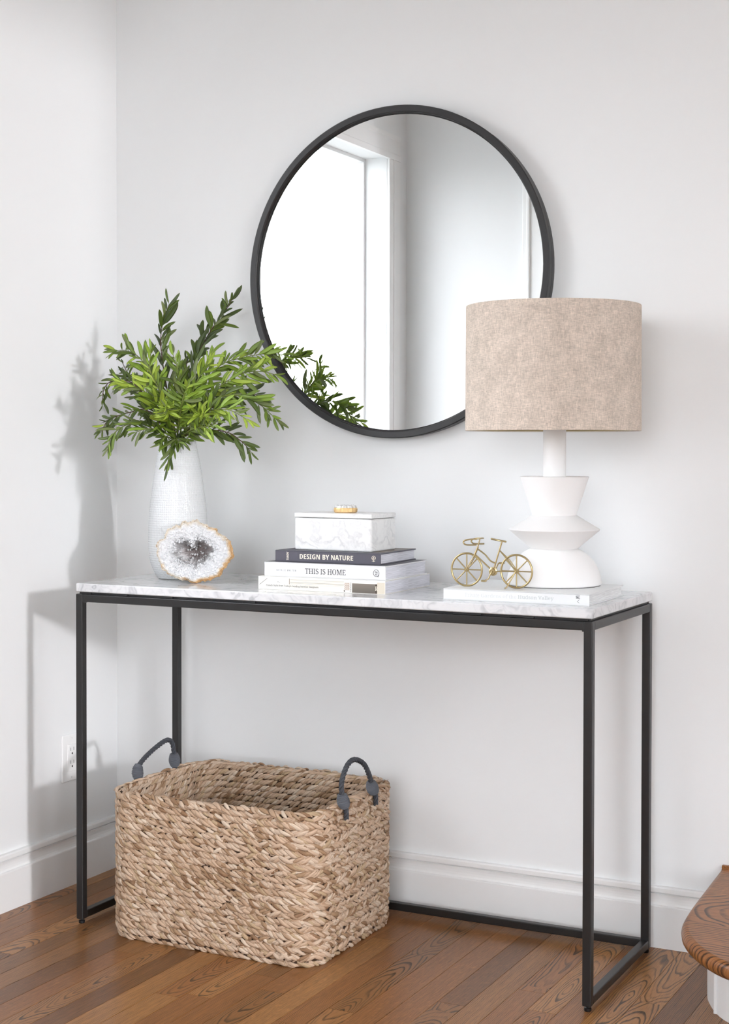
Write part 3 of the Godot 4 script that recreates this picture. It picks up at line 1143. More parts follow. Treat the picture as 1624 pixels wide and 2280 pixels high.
func books() -> void:
	var pg := mat(Color.WHITE, 0.8)
	pg.albedo_texture = page_image(3, Color(0.90, 0.90, 0.93))
	pg.uv1_triplanar = true
	pg.uv1_scale = V(8, 30, 8)
	var pw := mat(Color.WHITE, 0.8)
	pw.albedo_texture = page_image(9, Color(0.98, 0.98, 0.98))
	pw.uv1_triplanar = true
	pw.uv1_scale = V(8, 30, 8)
	var ink := mat(c8(40, 40, 42), 0.7)
	var grey := mat(c8(140, 143, 146), 0.7)
	var pale := mat(c8(188, 192, 192), 0.6)
	var paler := mat(c8(214, 216, 216), 0.6)
	var cream := mat(c8(240, 232, 216), 0.6)
	# lowest: printed jacket
	var s := V(0.305, 0.0279, 0.236)
	var o := book("design_book", "pale paperback with a printed interior on its spine, lowest book of the stack", V(0.8005, SLAB, 0.2565), 0.02, s, mat(c8(232, 229, 222), 0.35), pg, true)
	var pr := mat(Color.WHITE, 0.35)
	pr.albedo_texture = spine_image()
	var b := MB.new()
	var fz := s.z / 2
	b.quad(V(-s.x / 2 + 0.001, 0.001, fz + 0.0002), V(s.x / 2 - 0.001, 0.001, fz + 0.0002), V(s.x / 2 - 0.001, s.y - 0.001, fz + 0.0002), V(-s.x / 2 + 0.001, s.y - 0.001, fz + 0.0002), Vector3.BACK)
	part(o, "spine_print", b.mesh(), pr)
	lettering(o, "subtitle", "French Style from Today's Leading Interior Designers", "Droid Serif", false, Vector2(0.128, 0.0052), Transform3D(Basis(), V(-0.069, 0.0085, fz + 0.0002)), ink)
	lettering(o, "imprint", "R", "Droid Serif", false, Vector2(0.006, 0.009), Transform3D(Basis(), V(0.132, 0.0115, fz + 0.0002)), cream)
	# middle
	var y := SLAB + 0.0279
	s = V(0.2936, 0.0309, 0.210)
	fz = s.z / 2
	o = book("design_book", "white hardback reading THIS IS HOME, middle book of the stack", V(0.8062, y, 0.2617), 0.004, s, mat(c8(228, 228, 229), 0.4), pg, false)
	b = MB.new()
	b.box(V(-s.x / 2 + 0.0005, s.y - 0.0004, -fz), V(s.x / 2 - 0.0003, s.y + 0.0002, fz - 0.004))
	part(o, "cover_picture", b.mesh(), mat(c8(70, 70, 74), 0.4))
	lettering(o, "title", "THIS IS HOME", "Droid Serif", false, Vector2(0.098, 0.0118), Transform3D(Basis(), V(0.0035, 0.0142, fz)), ink)
	lettering(o, "author", "N A T A L I E   W A L T O N", "Droid Sans", false, Vector2(0.048, 0.0042), Transform3D(Basis(), V(-0.092, 0.0140, fz)), grey)
	b = MB.new()
	var ring := PackedVector3Array()
	for k in 41:
		var a := TAU * k / 40
		ring.append(V(0.125 + 0.0066 * cos(a), 0.0158 + 0.0072 * sin(a), fz + 0.0001))
	b.tube(ring, 0.00045, 6, false)
	b.tube(PackedVector3Array([V(0.1255, 0.0090, fz + 0.0001), V(0.1305, 0.0082, fz + 0.0001), V(0.1312, 0.0132, fz + 0.0001)]), 0.00045, 5)
	part(o, "emblem", b.mesh(), ink)
	lettering(o, "emblem_letters", "hg", "Droid Serif", true, Vector2(0.0068, 0.0042), Transform3D(Basis(), V(0.125, 0.0178, fz)), ink)
	lettering(o, "emblem_letters", "EF", "Droid Serif", true, Vector2(0.0058, 0.0034), Transform3D(Basis(), V(0.125, 0.0128, fz)), ink)
	# top
	y += 0.0309
	s = V(0.2545, 0.0247, 0.185)
	fz = s.z / 2
	o = book("design_book", "charcoal hardback reading DESIGN BY NATURE, topmost of the stack under the marble box", V(0.8005, y, 0.2515), 0.02, s, mat(c8(86, 84, 94), 0.5), pg, false)
	b = MB.new()
	b.box(V(0.02, s.y - 0.0004, -fz + 0.004), V(s.x / 2 - 0.004, s.y + 0.0002, fz - 0.03))
	part(o, "cover_picture", b.mesh(), mat(c8(104, 92, 84), 0.4))
	lettering(o, "title", "DESIGN BY NATURE", "Droid Sans", true, Vector2(0.129, 0.0108), Transform3D(Basis(), V(-0.0020, 0.0125, fz)), cream)
	lettering(o, "author", "TANOV", "Droid Sans", true, Vector2(0.0180, 0.0052), Transform3D(Basis(Vector3.BACK, PI / 2), V(-0.0965, 0.0125, fz)), cream)
	b = MB.new()
	ring = PackedVector3Array()
	for k in 33:
		var a := TAU * k / 32
		ring.append(V(0.1110 + 0.0042 * cos(a), 0.0146 + 0.0042 * sin(a), fz + 0.0001))
	b.tube(ring, 0.00055, 6, false)
	b.tube(PackedVector3Array([V(0.1110, 0.0175, fz), V(0.1110, 0.0062, fz)]), 0.0005, 5)
	b.tube(PackedVector3Array([V(0.1070, 0.0080, fz), V(0.1146, 0.0080, fz)]), 0.0005, 5)
	b.tube(PackedVector3Array([V(0.1080, 0.0132, fz), V(0.1110, 0.0158, fz), V(0.1140, 0.0138, fz)]), 0.0005, 5)
	part(o, "emblem", b.mesh(), cream)
	# under the lamp
	s = V(0.306, 0.0232, 0.2376)
	fz = s.z / 2
	o = book("garden_book", "large white hardback lying flat under the lamp and the brass bicycle", V(1.2545, SLAB, 0.2857), 0.025, s, mat(c8(230, 231, 231), 0.35), pw, false)
	lettering(o, "title", "Private", "Droid Serif", false, Vector2(0.0300, 0.0085), Transform3D(Basis(), V(-0.0905, 0.0118, fz - 0.0001)), paler)
	lettering(o, "title", "Gardens of the", "Droid Serif", false, Vector2(0.0745, 0.0078), Transform3D(Basis(), V(-0.0340, 0.0118, fz)), paler)
	lettering(o, "title", "Hudson Valley", "Droid Serif", false, Vector2(0.0740, 0.0094), Transform3D(Basis(), V(0.0435, 0.0112, fz)), pale)
	b = MB.new()
	for p in [[0.1260, 0.0185, 0.1340, 0.0192], [0.1262, 0.0172, 0.1325, 0.0150], [0.1262, 0.0146, 0.1340, 0.0150], [0.1335, 0.0125, 0.1285, 0.0080], [0.1285, 0.0080, 0.1330, 0.0052]]:
		b.tube(PackedVector3Array([V(p[0], p[1], fz), V(p[2], p[3], fz)]), 0.0006 if p[1] > 0.014 else 0.0003, 5)
	part(o, "emblem", b.mesh(), ink)

func marble_box() -> void:
	var y := SLAB + 0.0279 + 0.0309 + 0.0247
	var o := thing("marble_box", "small white marble lidded box with an agate knob on top of the book stack", "box", V(0.8035, y, 0.262), -0.035)
	var m := mat(Color.WHITE, 0.28)
	m.albedo_texture = marble_image(15, 512, 0.55, c8(232, 232, 231), c8(150, 152, 155))
	m.uv1_triplanar = true
	m.uv1_scale = V(1.6, 1.6, 1.6)
	var b := MB.new()
	b.rbox(V(-0.0965, 0, -0.056), V(0.0965, 0.0705, 0.056), 0.0045, 3)
	part(o, "body", b.mesh(), m)
	b = MB.new()
	b.rbox(V(-0.0968, 0.0714, -0.0563), V(0.0968, 0.0815, 0.0563), 0.002, 2)
	b.box(V(-0.085, 0.066, -0.045), V(0.085, 0.0716, 0.045))
	var lid := part(o, "lid", b.mesh(), m)
	# agate slice with a gilt edge
	var f := noise(9, 1.0, 2)
	var rows := []
	var prof := [Vector2(0.0, 0.0), Vector2(0.024, 0.0), Vector2(0.0268, 0.002), Vector2(0.0272, 0.008), Vector2(0.0262, 0.0105)]
	for p in prof:
		var ring := PackedVector3Array()
		for j in 49:
			var a := TAU * (j % 48) / 48
			var r: float = p.x * (1.0 + 0.06 * f.get_noise_2d(cos(a) * 2.0, sin(a) * 2.0) + 0.03 * f.get_noise_2d(cos(a) * 9.0, sin(a) * 9.0 + p.y * 300.0))
			ring.append(V(r * cos(a), p.y, r * sin(a) * 0.82))
		rows.append(ring)
	b = MB.new()
	b.facets(rows, false)
	var kn := part(lid, "knob", b.mesh(), mat(c8(220, 186, 132), 0.45, 0.5), Transform3D(Basis(), V(0.0, 0.0815, 0.0)))
	rows = []
	var cols := []
	for p in [Vector2(0.0262, 0.0104), Vector2(0.0240, 0.0150), Vector2(0.019, 0.0165), Vector2(0.013, 0.0160), Vector2(0.007, 0.0165), Vector2(0.0, 0.016)]:
		var ring := PackedVector3Array()
		var cr := []
		for j in 49:
			var a := TAU * (j % 48) / 48
			var r: float = p.x * (1.0 + 0.06 * f.get_noise_2d(cos(a) * 2.0, sin(a) * 2.0))
			ring.append(V(r * cos(a), p.y + 0.0016 * f.get_noise_2d(j * 1.7, p.x * 900.0) * (1.0 if p.x > 0.001 else 0.0), r * sin(a) * 0.82))
			var l := 0.62 + 0.3 * f.get_noise_2d(j * 2.3 + 30.0, p.x * 400.0)
			cr.append(Color(l, l, l * 0.98))
		rows.append(ring)
		cols.append(cr)
	b = MB.new()
	b.facets(rows, false, cols)
	var ag := mat(Color.WHITE, 0.25)
	ag.vertex_color_use_as_albedo = true
	part(lid, "agate", b.mesh(), ag, Transform3D(Basis(), V(0.0, 0.0815, 0.0)))

# ------------------------------------------------------------------ lamp
func table_lamp() -> void:
	var y := SLAB + 0.0232
	var o := thing("table_lamp", "table lamp with stacked white plaster base and a drum shade of oatmeal linen", "lamp", V(1.277, y, 0.2306))
	var b := MB.new()
	b.lathe([Vector2(0.0, 0.0012), Vector2(0.0955, 0.0012), Vector2(0.0955, 0.0)], 72)
	part(o, "felt_pad", b.mesh(), M.dark)
	b = MB.new()
	var dome := [Vector2(0.0, 0.001), Vector2(0.0955, 0.001), Vector2(0.0977, 0.003)]
	for k in range(0, 15):
		var a := k / 14.0
		# measured: wide at the book, closing to the waist
		var p := Vector2(0.0978, 0.006).bezier_interpolate(Vector2(0.0972, 0.030), Vector2(0.080, 0.064), Vector2(0.0480, 0.0755), a)
		dome.append(p)
	dome.append(Vector2(0.0, 0.0755))
	b.lathe(dome, 96)
	part(o, "dome", b.mesh(), M.plaster)
	b = MB.new()
	b.lathe([Vector2(0.0, 0.0750), Vector2(0.0478, 0.0750), Vector2(0.0934, 0.1135), Vector2(0.0946, 0.1150), Vector2(0.0938, 0.1165), Vector2(0.0458, 0.1450), Vector2(0, 0.1450)], 96)
	part(o, "disc", b.mesh(), M.plaster)
	b = MB.new()
	b.lathe([Vector2(0.0, 0.1445), Vector2(0.0456, 0.1445), Vector2(0.0706, 0.2225), Vector2(0.0712, 0.2240), Vector2(0.0700, 0.2250), Vector2(0.0, 0.2252)], 96)
	part(o, "flared_block", b.mesh(), M.plaster)
	b = MB.new()
	b.lathe([Vector2(0.0237, 0.2240), Vector2(0.0237, 0.3600), Vector2(0.0225, 0.3615), Vector2(0, 0.3615)], 48)
	part(o, "stem", b.mesh(), M.plaster)
	# fittings inside the shade
	b = MB.new()
	b.lathe([Vector2(0.016, 0.36), Vector2(0.016, 0.405), Vector2(0, 0.405)], 24)
	part(o, "socket", b.mesh(), M.brass)
	b = MB.new()
	var bulb := []
	for k in 13:
		var a := PI * k / 12 * 0.88
		bulb.append(Vector2(0.028 * sin(PI - a) + (0.0 if k < 12 else 0.0), 0.455 + 0.032 * cos(PI - a) * -1.0))
	bulb.reverse()
	b.lathe([Vector2(0.012, 0.404), Vector2(0.014, 0.425)] + bulb, 32)
	part(o, "bulb", b.mesh(), M.white)
	# shade
	var li := linen_images()
	var cloth := mat(Color.WHITE, 0.95, 0.0, 0.2)
	cloth.albedo_texture = li[0]
	cloth.heightmap_enabled = true
	cloth.heightmap_texture = li[1]
	cloth.heightmap_scale = 0.03
	cloth.uv1_scale = V(4.0, 1.0, 1.0)
	cloth.backlight_enabled = true
	cloth.backlight = Color(0.25, 0.23, 0.2)
	var R := 0.1815
	var s0 := 0.320
	var s1 := 0.577
	var sh := MB.new()
	sh.lathe([Vector2(R - 0.0016, s0), Vector2(R - 0.0006, s0 - 0.0006), Vector2(R, s0 + 0.0004), Vector2(R - 0.001, s1 - 0.0004), Vector2(R - 0.0016, s1 + 0.0006), Vector2(R - 0.0026, s1)], 128)
	for i in sh.uv.size(): sh.uv[i].y = sh.uv[i].y / 0.285
	var shade := part(o, "shade", sh.mesh(), cloth, Transform3D(Basis(), V(-0.004, 0, 0)))
	b = MB.new()
	b.lathe([Vector2(R - 0.0026, s1), Vector2(R - 0.0018, s0)], 128)
	for i in b.n.size(): b.n[i] = V(-sin(b.uv[i].x * TAU), 0, -cos(b.uv[i].x * TAU))
	var il := b.mesh()
	part(shade, "lining", il, mat(c8(222, 216, 206), 0.9))
	b = MB.new()
	for e in [s0 + 0.002, s1 - 0.002]:
		var ring := PackedVector3Array()
		for k in 97:
			ring.append(V(sin(TAU * k / 96), 0, cos(TAU * k / 96)) * (R - 0.0040) + V(0, e, 0))
		b.tube(ring, 0.0013, 6, false)
	for k in 3:
		var a := TAU * k / 3
		b.tube(PackedVector3Array([V(0, s1 - 0.02, 0), V(sin(a) * (R - 0.004), s1 - 0.003, cos(a) * (R - 0.004))]), 0.0013, 6)
	b.tube(PackedVector3Array([V(0.004, 0.40, 0), V(0.04, 0.43, 0), V(0.045, 0.50, 0), V(0.004, s1 - 0.02, 0)]), 0.0013, 6)
	b.tube(PackedVector3Array([V(0.004, 0.40, 0), V(-0.036, 0.43, 0), V(-0.04, 0.50, 0), V(0.004, s1 - 0.02, 0)]), 0.0013, 6)
	part(shade, "wire_frame", b.mesh(), M.brass)

# ------------------------------------------------------------------ bicycle
func bicycle() -> void:
	var y := SLAB + 0.0232
	var o := thing("bicycle_ornament", "miniature brass bicycle ornament standing on the white book before the lamp", "ornament", V(1.186, y, 0.3525), 0.02)
	# local: x to the rear wheel, heights above the book
	var wheel := func(at: Vector3, called: String) -> void:
		var R := 0.0332
		var b := MB.new()
		var rows := []
		for k in 65:
			var a := TAU * k / 64
			var d := V(cos(a), sin(a), 0)
			var ring := PackedVector3Array()
			for q in 9:
				var t := TAU * q / 8
				ring.append(d * (R + 0.0021 * cos(t)) + V(0, 0, 0.0024 * sin(t)))
			rows.append(ring)
		b.grid(rows, true, true)
		var w := part(o, called, b.mesh(), M.brass, Transform3D(Basis(), at))
		for k in 8:
			var a := PI / 4 * k
			b = MB.new()
			b.tube(PackedVector3Array([V(0, 0, 0), V(cos(a), sin(a), 0) * R]), 0.0014, 6, false)
			part(w, "spoke", b.mesh(), M.brass)
		b = MB.new()
		b.lathe([Vector2(0, -0.0042), Vector2(0.0042, -0.0042), Vector2(0.0046, -0.0034), Vector2(0.0046, 0.0034), Vector2(0.0042, 0.0042), Vector2(0, 0.0042)], 20)
		part(w, "hub", b.mesh(), M.brass, Transform3D(Basis(Vector3.RIGHT, PI / 2), Vector3.ZERO))
	var F := V(-0.0535, 0.0349, 0)
	var B := V(0.0545, 0.0349, 0)
	wheel.call(F, "wheel")
	wheel.call(B, "wheel")
	var bb := V(0.004, 0.0330, 0)
	var cl := V(0.0175, 0.0765, 0)
	var ht := V(-0.0300, 0.0800, 0)
	var hb := V(-0.0365, 0.0645, 0)
	var b := MB.new()
	b.tube(spline([ht + V(0.001, -0.003, 0), V(-0.0135, 0.0668, 0), V(-0.0020, 0.0545, 0), V(0.0085, 0.0500, 0)], 6), 0.0016, 8)
	b.tube(PackedVector3Array([hb + V(0.002, 0.001, 0), bb]), 0.0017, 8)
	b.tube(PackedVector3Array([V(0.0236, 0.0962, 0), bb]), 0.0017, 8)
	b.tube(PackedVector3Array([ht + V(0.001, 0.002, 0), hb]), 0.0021, 8)
	for s in [-1, 1]:
		b.tube(PackedVector3Array([cl, V(0.037, 0.058, 0.0048 * s), B + V(0, 0, 0.0052 * s)]), 0.0013, 6)
		b.tube(PackedVector3Array([bb + V(0, 0, 0.002 * s), V(0.022, 0.0338, 0.005 * s), B + V(0, 0, 0.0052 * s)]), 0.0013, 6)
	part(o, "frame", b.mesh(), M.brass)
	b = MB.new()
	for s in [-1, 1]:
		b.tube(PackedVector3Array([hb + V(0, 0.001, 0), hb + V(-0.002, -0.005, 0.005 * s), F + V(0, 0, 0.0052 * s)]), 0.0011, 6)
	b.tube(PackedVector3Array([hb + V(-0.0015, -0.004, -0.005), hb + V(-0.0015, -0.004, 0.005)]), 0.0016, 6)
	part(o, "fork", b.mesh(), M.brass)
	b = MB.new()
	b.tube(PackedVector3Array([ht, V(-0.0245, 0.0995, 0)]), 0.0014, 8)
	b.tube(PackedVector3Array([V(-0.0245, 0.0985, -0.019), V(-0.0245, 0.0992, 0.019)]), 0.0012, 8)
	for s in [-1.0, 1.0]:
		b.tube(spline([V(-0.0245, 0.0988, 0.018 * s), V(-0.039, 0.0980, 0.021 * s), V(-0.0505, 0.0950, 0.0215 * s), V(-0.0520, 0.0905, 0.0215 * s), V(-0.0455, 0.0868, 0.0215 * s), V(-0.0240, 0.0872, 0.0215 * s)], 6), 0.0016, 8)
	part(o, "handlebar", b.mesh(), M.brass)
	b = MB.new()
	var sd := []
	for k in 9:
		var t := k / 8.0
		var x := lerpf(-0.0005, 0.0318, t)
		var w := 0.0015 + 0.0052 * smoothstep(0.25, 0.85, t) * (1.0 - smoothstep(0.93, 1.0, t) * 0.75)
		var yy := lerpf(0.0990, 0.0942, t)
		var ring := PackedVector3Array()
		for q in 13:
			var a := TAU * q / 12
			ring.append(V(x, yy + 0.0020 * sin(a), w * cos(a)))
		if k == 0 or k == 8:
			var tip := PackedVector3Array()
			for p in ring: tip.append(V(x + (-0.0012 if k == 0 else 0.0012), yy, 0))
			if k == 0: sd.append(tip)
			sd.append(ring)
			if k == 8: sd.append(tip)
		else:
			sd.append(ring)
	b.grid(sd, true, false)
	part(o, "saddle", b.mesh(), M.brass)
	b = MB.new()
	b.lathe([Vector2(0, -0.005), Vector2(0.0058, -0.005), Vector2(0.0064, -0.003), Vector2(0.0090, -0.002), Vector2(0.0090, 0.001), Vector2(0.0062, 0.002), Vector2(0.0055, 0.006), Vector2(0, 0.006)], 24)
	part(o, "chainring", b.mesh(), M.brass, Transform3D(Basis(Vector3.RIGHT, PI / 2), bb))
	for s in [1.0, -1.0]:
		b = MB.new()
		var e := bb + (V(-0.0072, -0.0155, 0.0085) if s > 0 else V(0.0082, 0.0165, -0.0085))
		b.tube(PackedVector3Array([bb + V(0, 0, 0.007 * s), bb + V(0, 0, 0.0085 * s), e]), 0.0014, 8)
		var c := part(o, "crank", b.mesh(), M.brass)
		b = MB.new()
		var p := e + V(-0.0085 if s > 0 else 0.006, -0.0035 if s > 0 else 0.0, 0.003 * s)
		b.rbox(p - V(0.0056, 0.0019, 0.0034), p + V(0.0056, 0.0019, 0.0034), 0.0014)
		b.tube(PackedVector3Array([e, p]), 0.0013, 6)
		part(c, "pedal", b.mesh(), M.brass)
	b = MB.new()
	b.tube(spline([B + V(0, 0, 0.0055), B + V(-0.0085, -0.018, 0.0115), B + V(-0.0150, -0.0318, 0.0180), B + V(-0.0185, -0.0332, 0.0190)], 4), 0.0014, 8)
	part(o, "kickstand", b.mesh(), M.brass)

# ------------------------------------------------------------------ vase, geode, branches
func vase() -> void:
	var o := thing("vase", "tall white ceramic vase with rows of tiny dimples holding leafy branches", "vase", V(0.345, SLAB, 0.233))
	var pts := [Vector2(0.0455, 0.001), Vector2(0.0490, 0.0045), Vector2(0.0578, 0.020), Vector2(0.0652, 0.040), Vector2(0.0690, 0.068), Vector2(0.0697, 0.090), Vector2(0.0688, 0.125), Vector2(0.0665, 0.165), Vector2(0.0615, 0.205), Vector2(0.0550, 0.253), Vector2(0.0485, 0.288), Vector2(0.0430, 0.316), Vector2(0.0415, 0.325)]
	var prof := []
	for i in pts.size() - 1:
		for k in 4:
			prof.append(pts[i].cubic_interpolate(pts[i + 1], pts[maxi(i - 1, 0)], pts[mini(i + 2, pts.size() - 1)], k / 4.0))
	prof.append(pts[-1])
	var b := MB.new()
	b.lathe(prof, 96)
	for i in b.uv.size(): b.uv[i] = Vector2(b.uv[i].x * 78.0, b.v[i].y / 0.0054)
	var m := mat(c8(217, 219, 220), 0.16)
	m.heightmap_enabled = true
	m.heightmap_texture = dimple_image()
	m.heightmap_scale = 0.085
	var body := part(o, "body", b.mesh(), m)
	b = MB.new()
	b.lathe([Vector2(0.0415, 0.325), Vector2(0.0408, 0.3275), Vector2(0.0388, 0.3275), Vector2(0.0380, 0.325), Vector2(0.043, 0.290), Vector2(0.060, 0.20), Vector2(0.064, 0.09), Vector2(0.05, 0.02), Vector2(0, 0.014)], 72)
	part(o, "lip", b.mesh(), mat(c8(226, 228, 230), 0.2))
	b = MB.new()
	b.lathe([Vector2(0, 0.0), Vector2(0.0445, 0.0), Vector2(0.0455, 0.001), Vector2(0.0, 0.0012)], 48)
	part(o, "foot", b.mesh(), mat(c8(120, 118, 114), 0.8))

func geode() -> void:
	var at := V(0.4525, 0.8445, 0.330)
	var o := thing("geode", "cracked open white crystal geode with a hollow centre and rough tan rind", "geode", at, 0.40)
	var f := noise(21, 1.0, 3)
	var g := noise(22, 1.0, 2)
	var NA := 180
	var shape := func(th: float) -> float:   # outline of the broken face
		var c := cos(th)
		var s := sin(th)
		var r := 1.0 / sqrt(pow(c / 0.0850, 2) + pow(s / 0.0685, 2))
		return r * (1.0 + 0.13 * f.get_noise_2d(c * 1.5 + 5.0, s * 1.5) + 0.06 * f.get_noise_2d(c * 5.0, s * 5.0 + 3.0))
	var hole := func(th: float) -> float:    # the hollow: wider than tall, with a lobe hanging from above
		var c := cos(th)
		var s := sin(th)
		var r := 1.0 / sqrt(pow(c / 0.0440, 2) + pow(s / 0.0285, 2))
		r *= 1.0 - 0.55 * exp(-pow((th - PI * 0.56) / 0.26, 2)) + 0.12 * exp(-pow((th - PI * 0.80) / 0.2, 2)) - 0.18 * exp(-pow((th - PI * 1.95) / 0.22, 2))
		return r * (1.0 + 0.20 * f.get_noise_2d(c * 3.0 + 40.0, s * 3.0) + 0.10 * f.get_noise_2d(c * 11.0, s * 11.0 + 60.0))
	# each section: list of (share between hole and outline or beyond, depth)
	var build := func(prof: Array, rings: int, amp: float, freq: float, kind: int) -> MB:
		var rows := []
		var cols := []
		for i in rings + 1:
			var q := float(i) / rings * (prof.size() - 1)
			var k := mini(int(q), prof.size() - 2)
			var a: Vector2 = prof[k].lerp(prof[k + 1], q - k)
			var ring := PackedVector3Array()
			var cr := []
			for j in NA + 1:
				var th := TAU * (j % NA) / NA
				var R: float = shape.call(th)
				var Hh: float = hole.call(th)
				var r: float
				if kind == 0: r = R * a.x
				elif kind == 1: r = lerpf(Hh, R * 0.985, a.x)
				else: r = Hh * a.x
				var p := V(cos(th) * r, sin(th) * r, a.y)
				var d := amp * (g.get_noise_3d(p.x * freq, p.y * freq, p.z * freq) + 0.6 * g.get_noise_3d(p.x * freq * 2.7 + 9.0, p.y * freq * 2.7, p.z * freq * 2.7))
				if kind == 0: p += V(cos(th), sin(th), -0.6) * d
				else: p.z += d * (1.0 if kind == 1 else 0.8)
				if kind == 1: p.z -= 0.004 * smoothstep(0.9, 1.0, a.x)
				if kind == 0: p.y = maxf(p.y, -0.0700)
				ring.append(p)
				var n1 := f.get_noise_3d(p.x * 26.0 + 3.0, p.y * 26.0, p.z * 26.0)
				var n2 := g.get_noise_3d(p.x * 300.0, p.y * 300.0, p.z * 300.0)
				var c: Color
				if kind == 0:
					# ochre stains low and to the right, as on the stone
					var stain := smoothstep(-0.25, 0.45, n1 + 0.55 * cos(th + 0.75) - 0.1)
					c = c8(218, 208, 192).lerp(c8(200, 150, 92), stain * 0.75).lerp(c8(120, 86, 52), clampf(n2 - 0.15, 0, 1) * 1.6)
				elif kind == 1:
					var edge := smoothstep(0.72, 1.0, a.x)
					var stain := smoothstep(0.1, 0.6, n1 + 0.5 * cos(th + 0.75)) * edge
					c = c8(218, 218, 219).lerp(c8(216, 206, 190), edge * 0.8).lerp(c8(206, 158, 100), stain * 0.8).lerp(c8(120, 110, 100), clampf(n2 - 0.42, 0, 1) * 1.5 * (0.3 + edge))
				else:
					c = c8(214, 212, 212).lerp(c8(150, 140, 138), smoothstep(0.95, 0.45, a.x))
				cr.append(c.srgb_to_linear())
			rows.append(ring)
			cols.append(cr)
		var b := MB.new()
		b.facets(rows, kind != 0, cols)
		return b
	var rock := mat(Color.WHITE, 0.85)
	rock.vertex_color_use_as_albedo = true
	var cry := mat(Color.WHITE, 0.32)
	cry.vertex_color_use_as_albedo = true
	var shell: MB = build.call([Vector2(0.0, -0.062), Vector2(0.45, -0.058), Vector2(0.75, -0.045), Vector2(0.93, -0.026), Vector2(1.0, -0.010), Vector2(1.0, -0.003), Vector2(0.975, 0.001), Vector2(0.90, -0.004)], 34, 0.0030, 75.0, 0)
	part(o, "rind", shell.mesh(), rock)
	var face: MB = build.call([Vector2(0.0, -0.005), Vector2(0.12, 0.001), Vector2(0.35, 0.005), Vector2(0.6, 0.006), Vector2(0.85, 0.004), Vector2(1.0, 0.001)], 34, 0.0042, 120.0, 1)
	part(o, "crystal_rim", face.mesh(), cry)
	var cav: MB = build.call([Vector2(1.0, -0.005), Vector2(1.03, -0.018), Vector2(0.95, -0.034), Vector2(0.6, -0.045), Vector2(0.0, -0.048)], 24, 0.0045, 110.0, 2)
	part(o, "cavity", cav.mesh(), cry)
	# loose points of quartz round the hollow and in it
	var rng := RandomNumberGenerator.new()
	rng.seed = 3
	var b := MB.new()
	for k in 300:
		var th := rng.randf_range(0, TAU)
		var Hh: float = hole.call(th)
		var R: float = shape.call(th)
		var inside := rng.randf() < 0.22
		var sh := rng.randf_range(0.0, 0.85)
		var r := Hh * rng.randf_range(0.25, 1.0) if inside else lerpf(Hh, R * 0.96, sh)
		var z := -0.040 + 0.026 * smoothstep(0.5, 1.0, r / Hh) if inside else 0.002
		var p := V(cos(th) * r, sin(th) * r, z)
		var d := V(rng.randf_range(-0.6, 0.6), rng.randf_range(-0.6, 0.6), 1.0).normalized()
		var l := rng.randf_range(0.0035, 0.0075)
		var w := rng.randf_range(0.0011, 0.0024)
		var u := d.cross(Vector3.UP).normalized()
		var t := d.cross(u)
		var rows := []
		for e in [[-0.3, 1.0], [0.6, 0.95], [1.0, 0.02]]:
			var ring := PackedVector3Array()
			for j in 7:
				var a := TAU * j / 6
				ring.append(p + d * l * e[0] + (u * cos(a) + t * sin(a)) * w * e[1])
			rows.append(ring)
		b.facets(rows, true)
	var q := mat(c8(216, 216, 217), 0.25)
	part(o, "crystal_points", b.mesh(), q).set_meta("kind", "stuff")

func leaf_mesh(sd: int, narrow: float) -> ArrayMesh:
	# a blade one metre long along x, to be scaled; the midrib is folded in and the tip droops
	var rng := RandomNumberGenerator.new()
	rng.seed = sd
	var b := MB.new()
	var droop := rng.randf_range(-0.06, 0.22)
	var twist := rng.randf_range(-0.5, 0.5)
	var sway := rng.randf_range(-0.10, 0.10)
	var rows := []
	var K := 11
	for i in K:
		var t := float(i) / (K - 1)
		var w := narrow * (pow(maxf(1.0 - pow(absf(2.0 * pow(t, 1.12) - 1.0), 2.3), 0.0), 0.62) + 0.008)
		if t < 0.2: w = 0.010 + (w - 0.010) * pow(t / 0.2, 1.3)
		var c := V(t, -droop * t * t, sway * sin(PI * t))
		var a := twist * t
		var sd1 := V(0, sin(a), cos(a))
		var up := V(0, cos(a), -sin(a))
		var ring := PackedVector3Array()
		ring.append(c - sd1 * w + up * w * 0.30)
		ring.append(c - sd1 * w * 0.5 + up * w * 0.17)
		ring.append(c)
		ring.append(c + sd1 * w * 0.5 + up * w * 0.17)
		ring.append(c + sd1 * w + up * w * 0.30)
		ring.append(c + sd1 * w * 0.5 + up * (w * 0.17 - 0.006))
		ring.append(c - up * 0.010)
		ring.append(c - sd1 * w * 0.5 + up * (w * 0.17 - 0.006))
		ring.append(ring[0])
		rows.append(ring)
	b.grid(rows, true, false)
	return b.mesh()

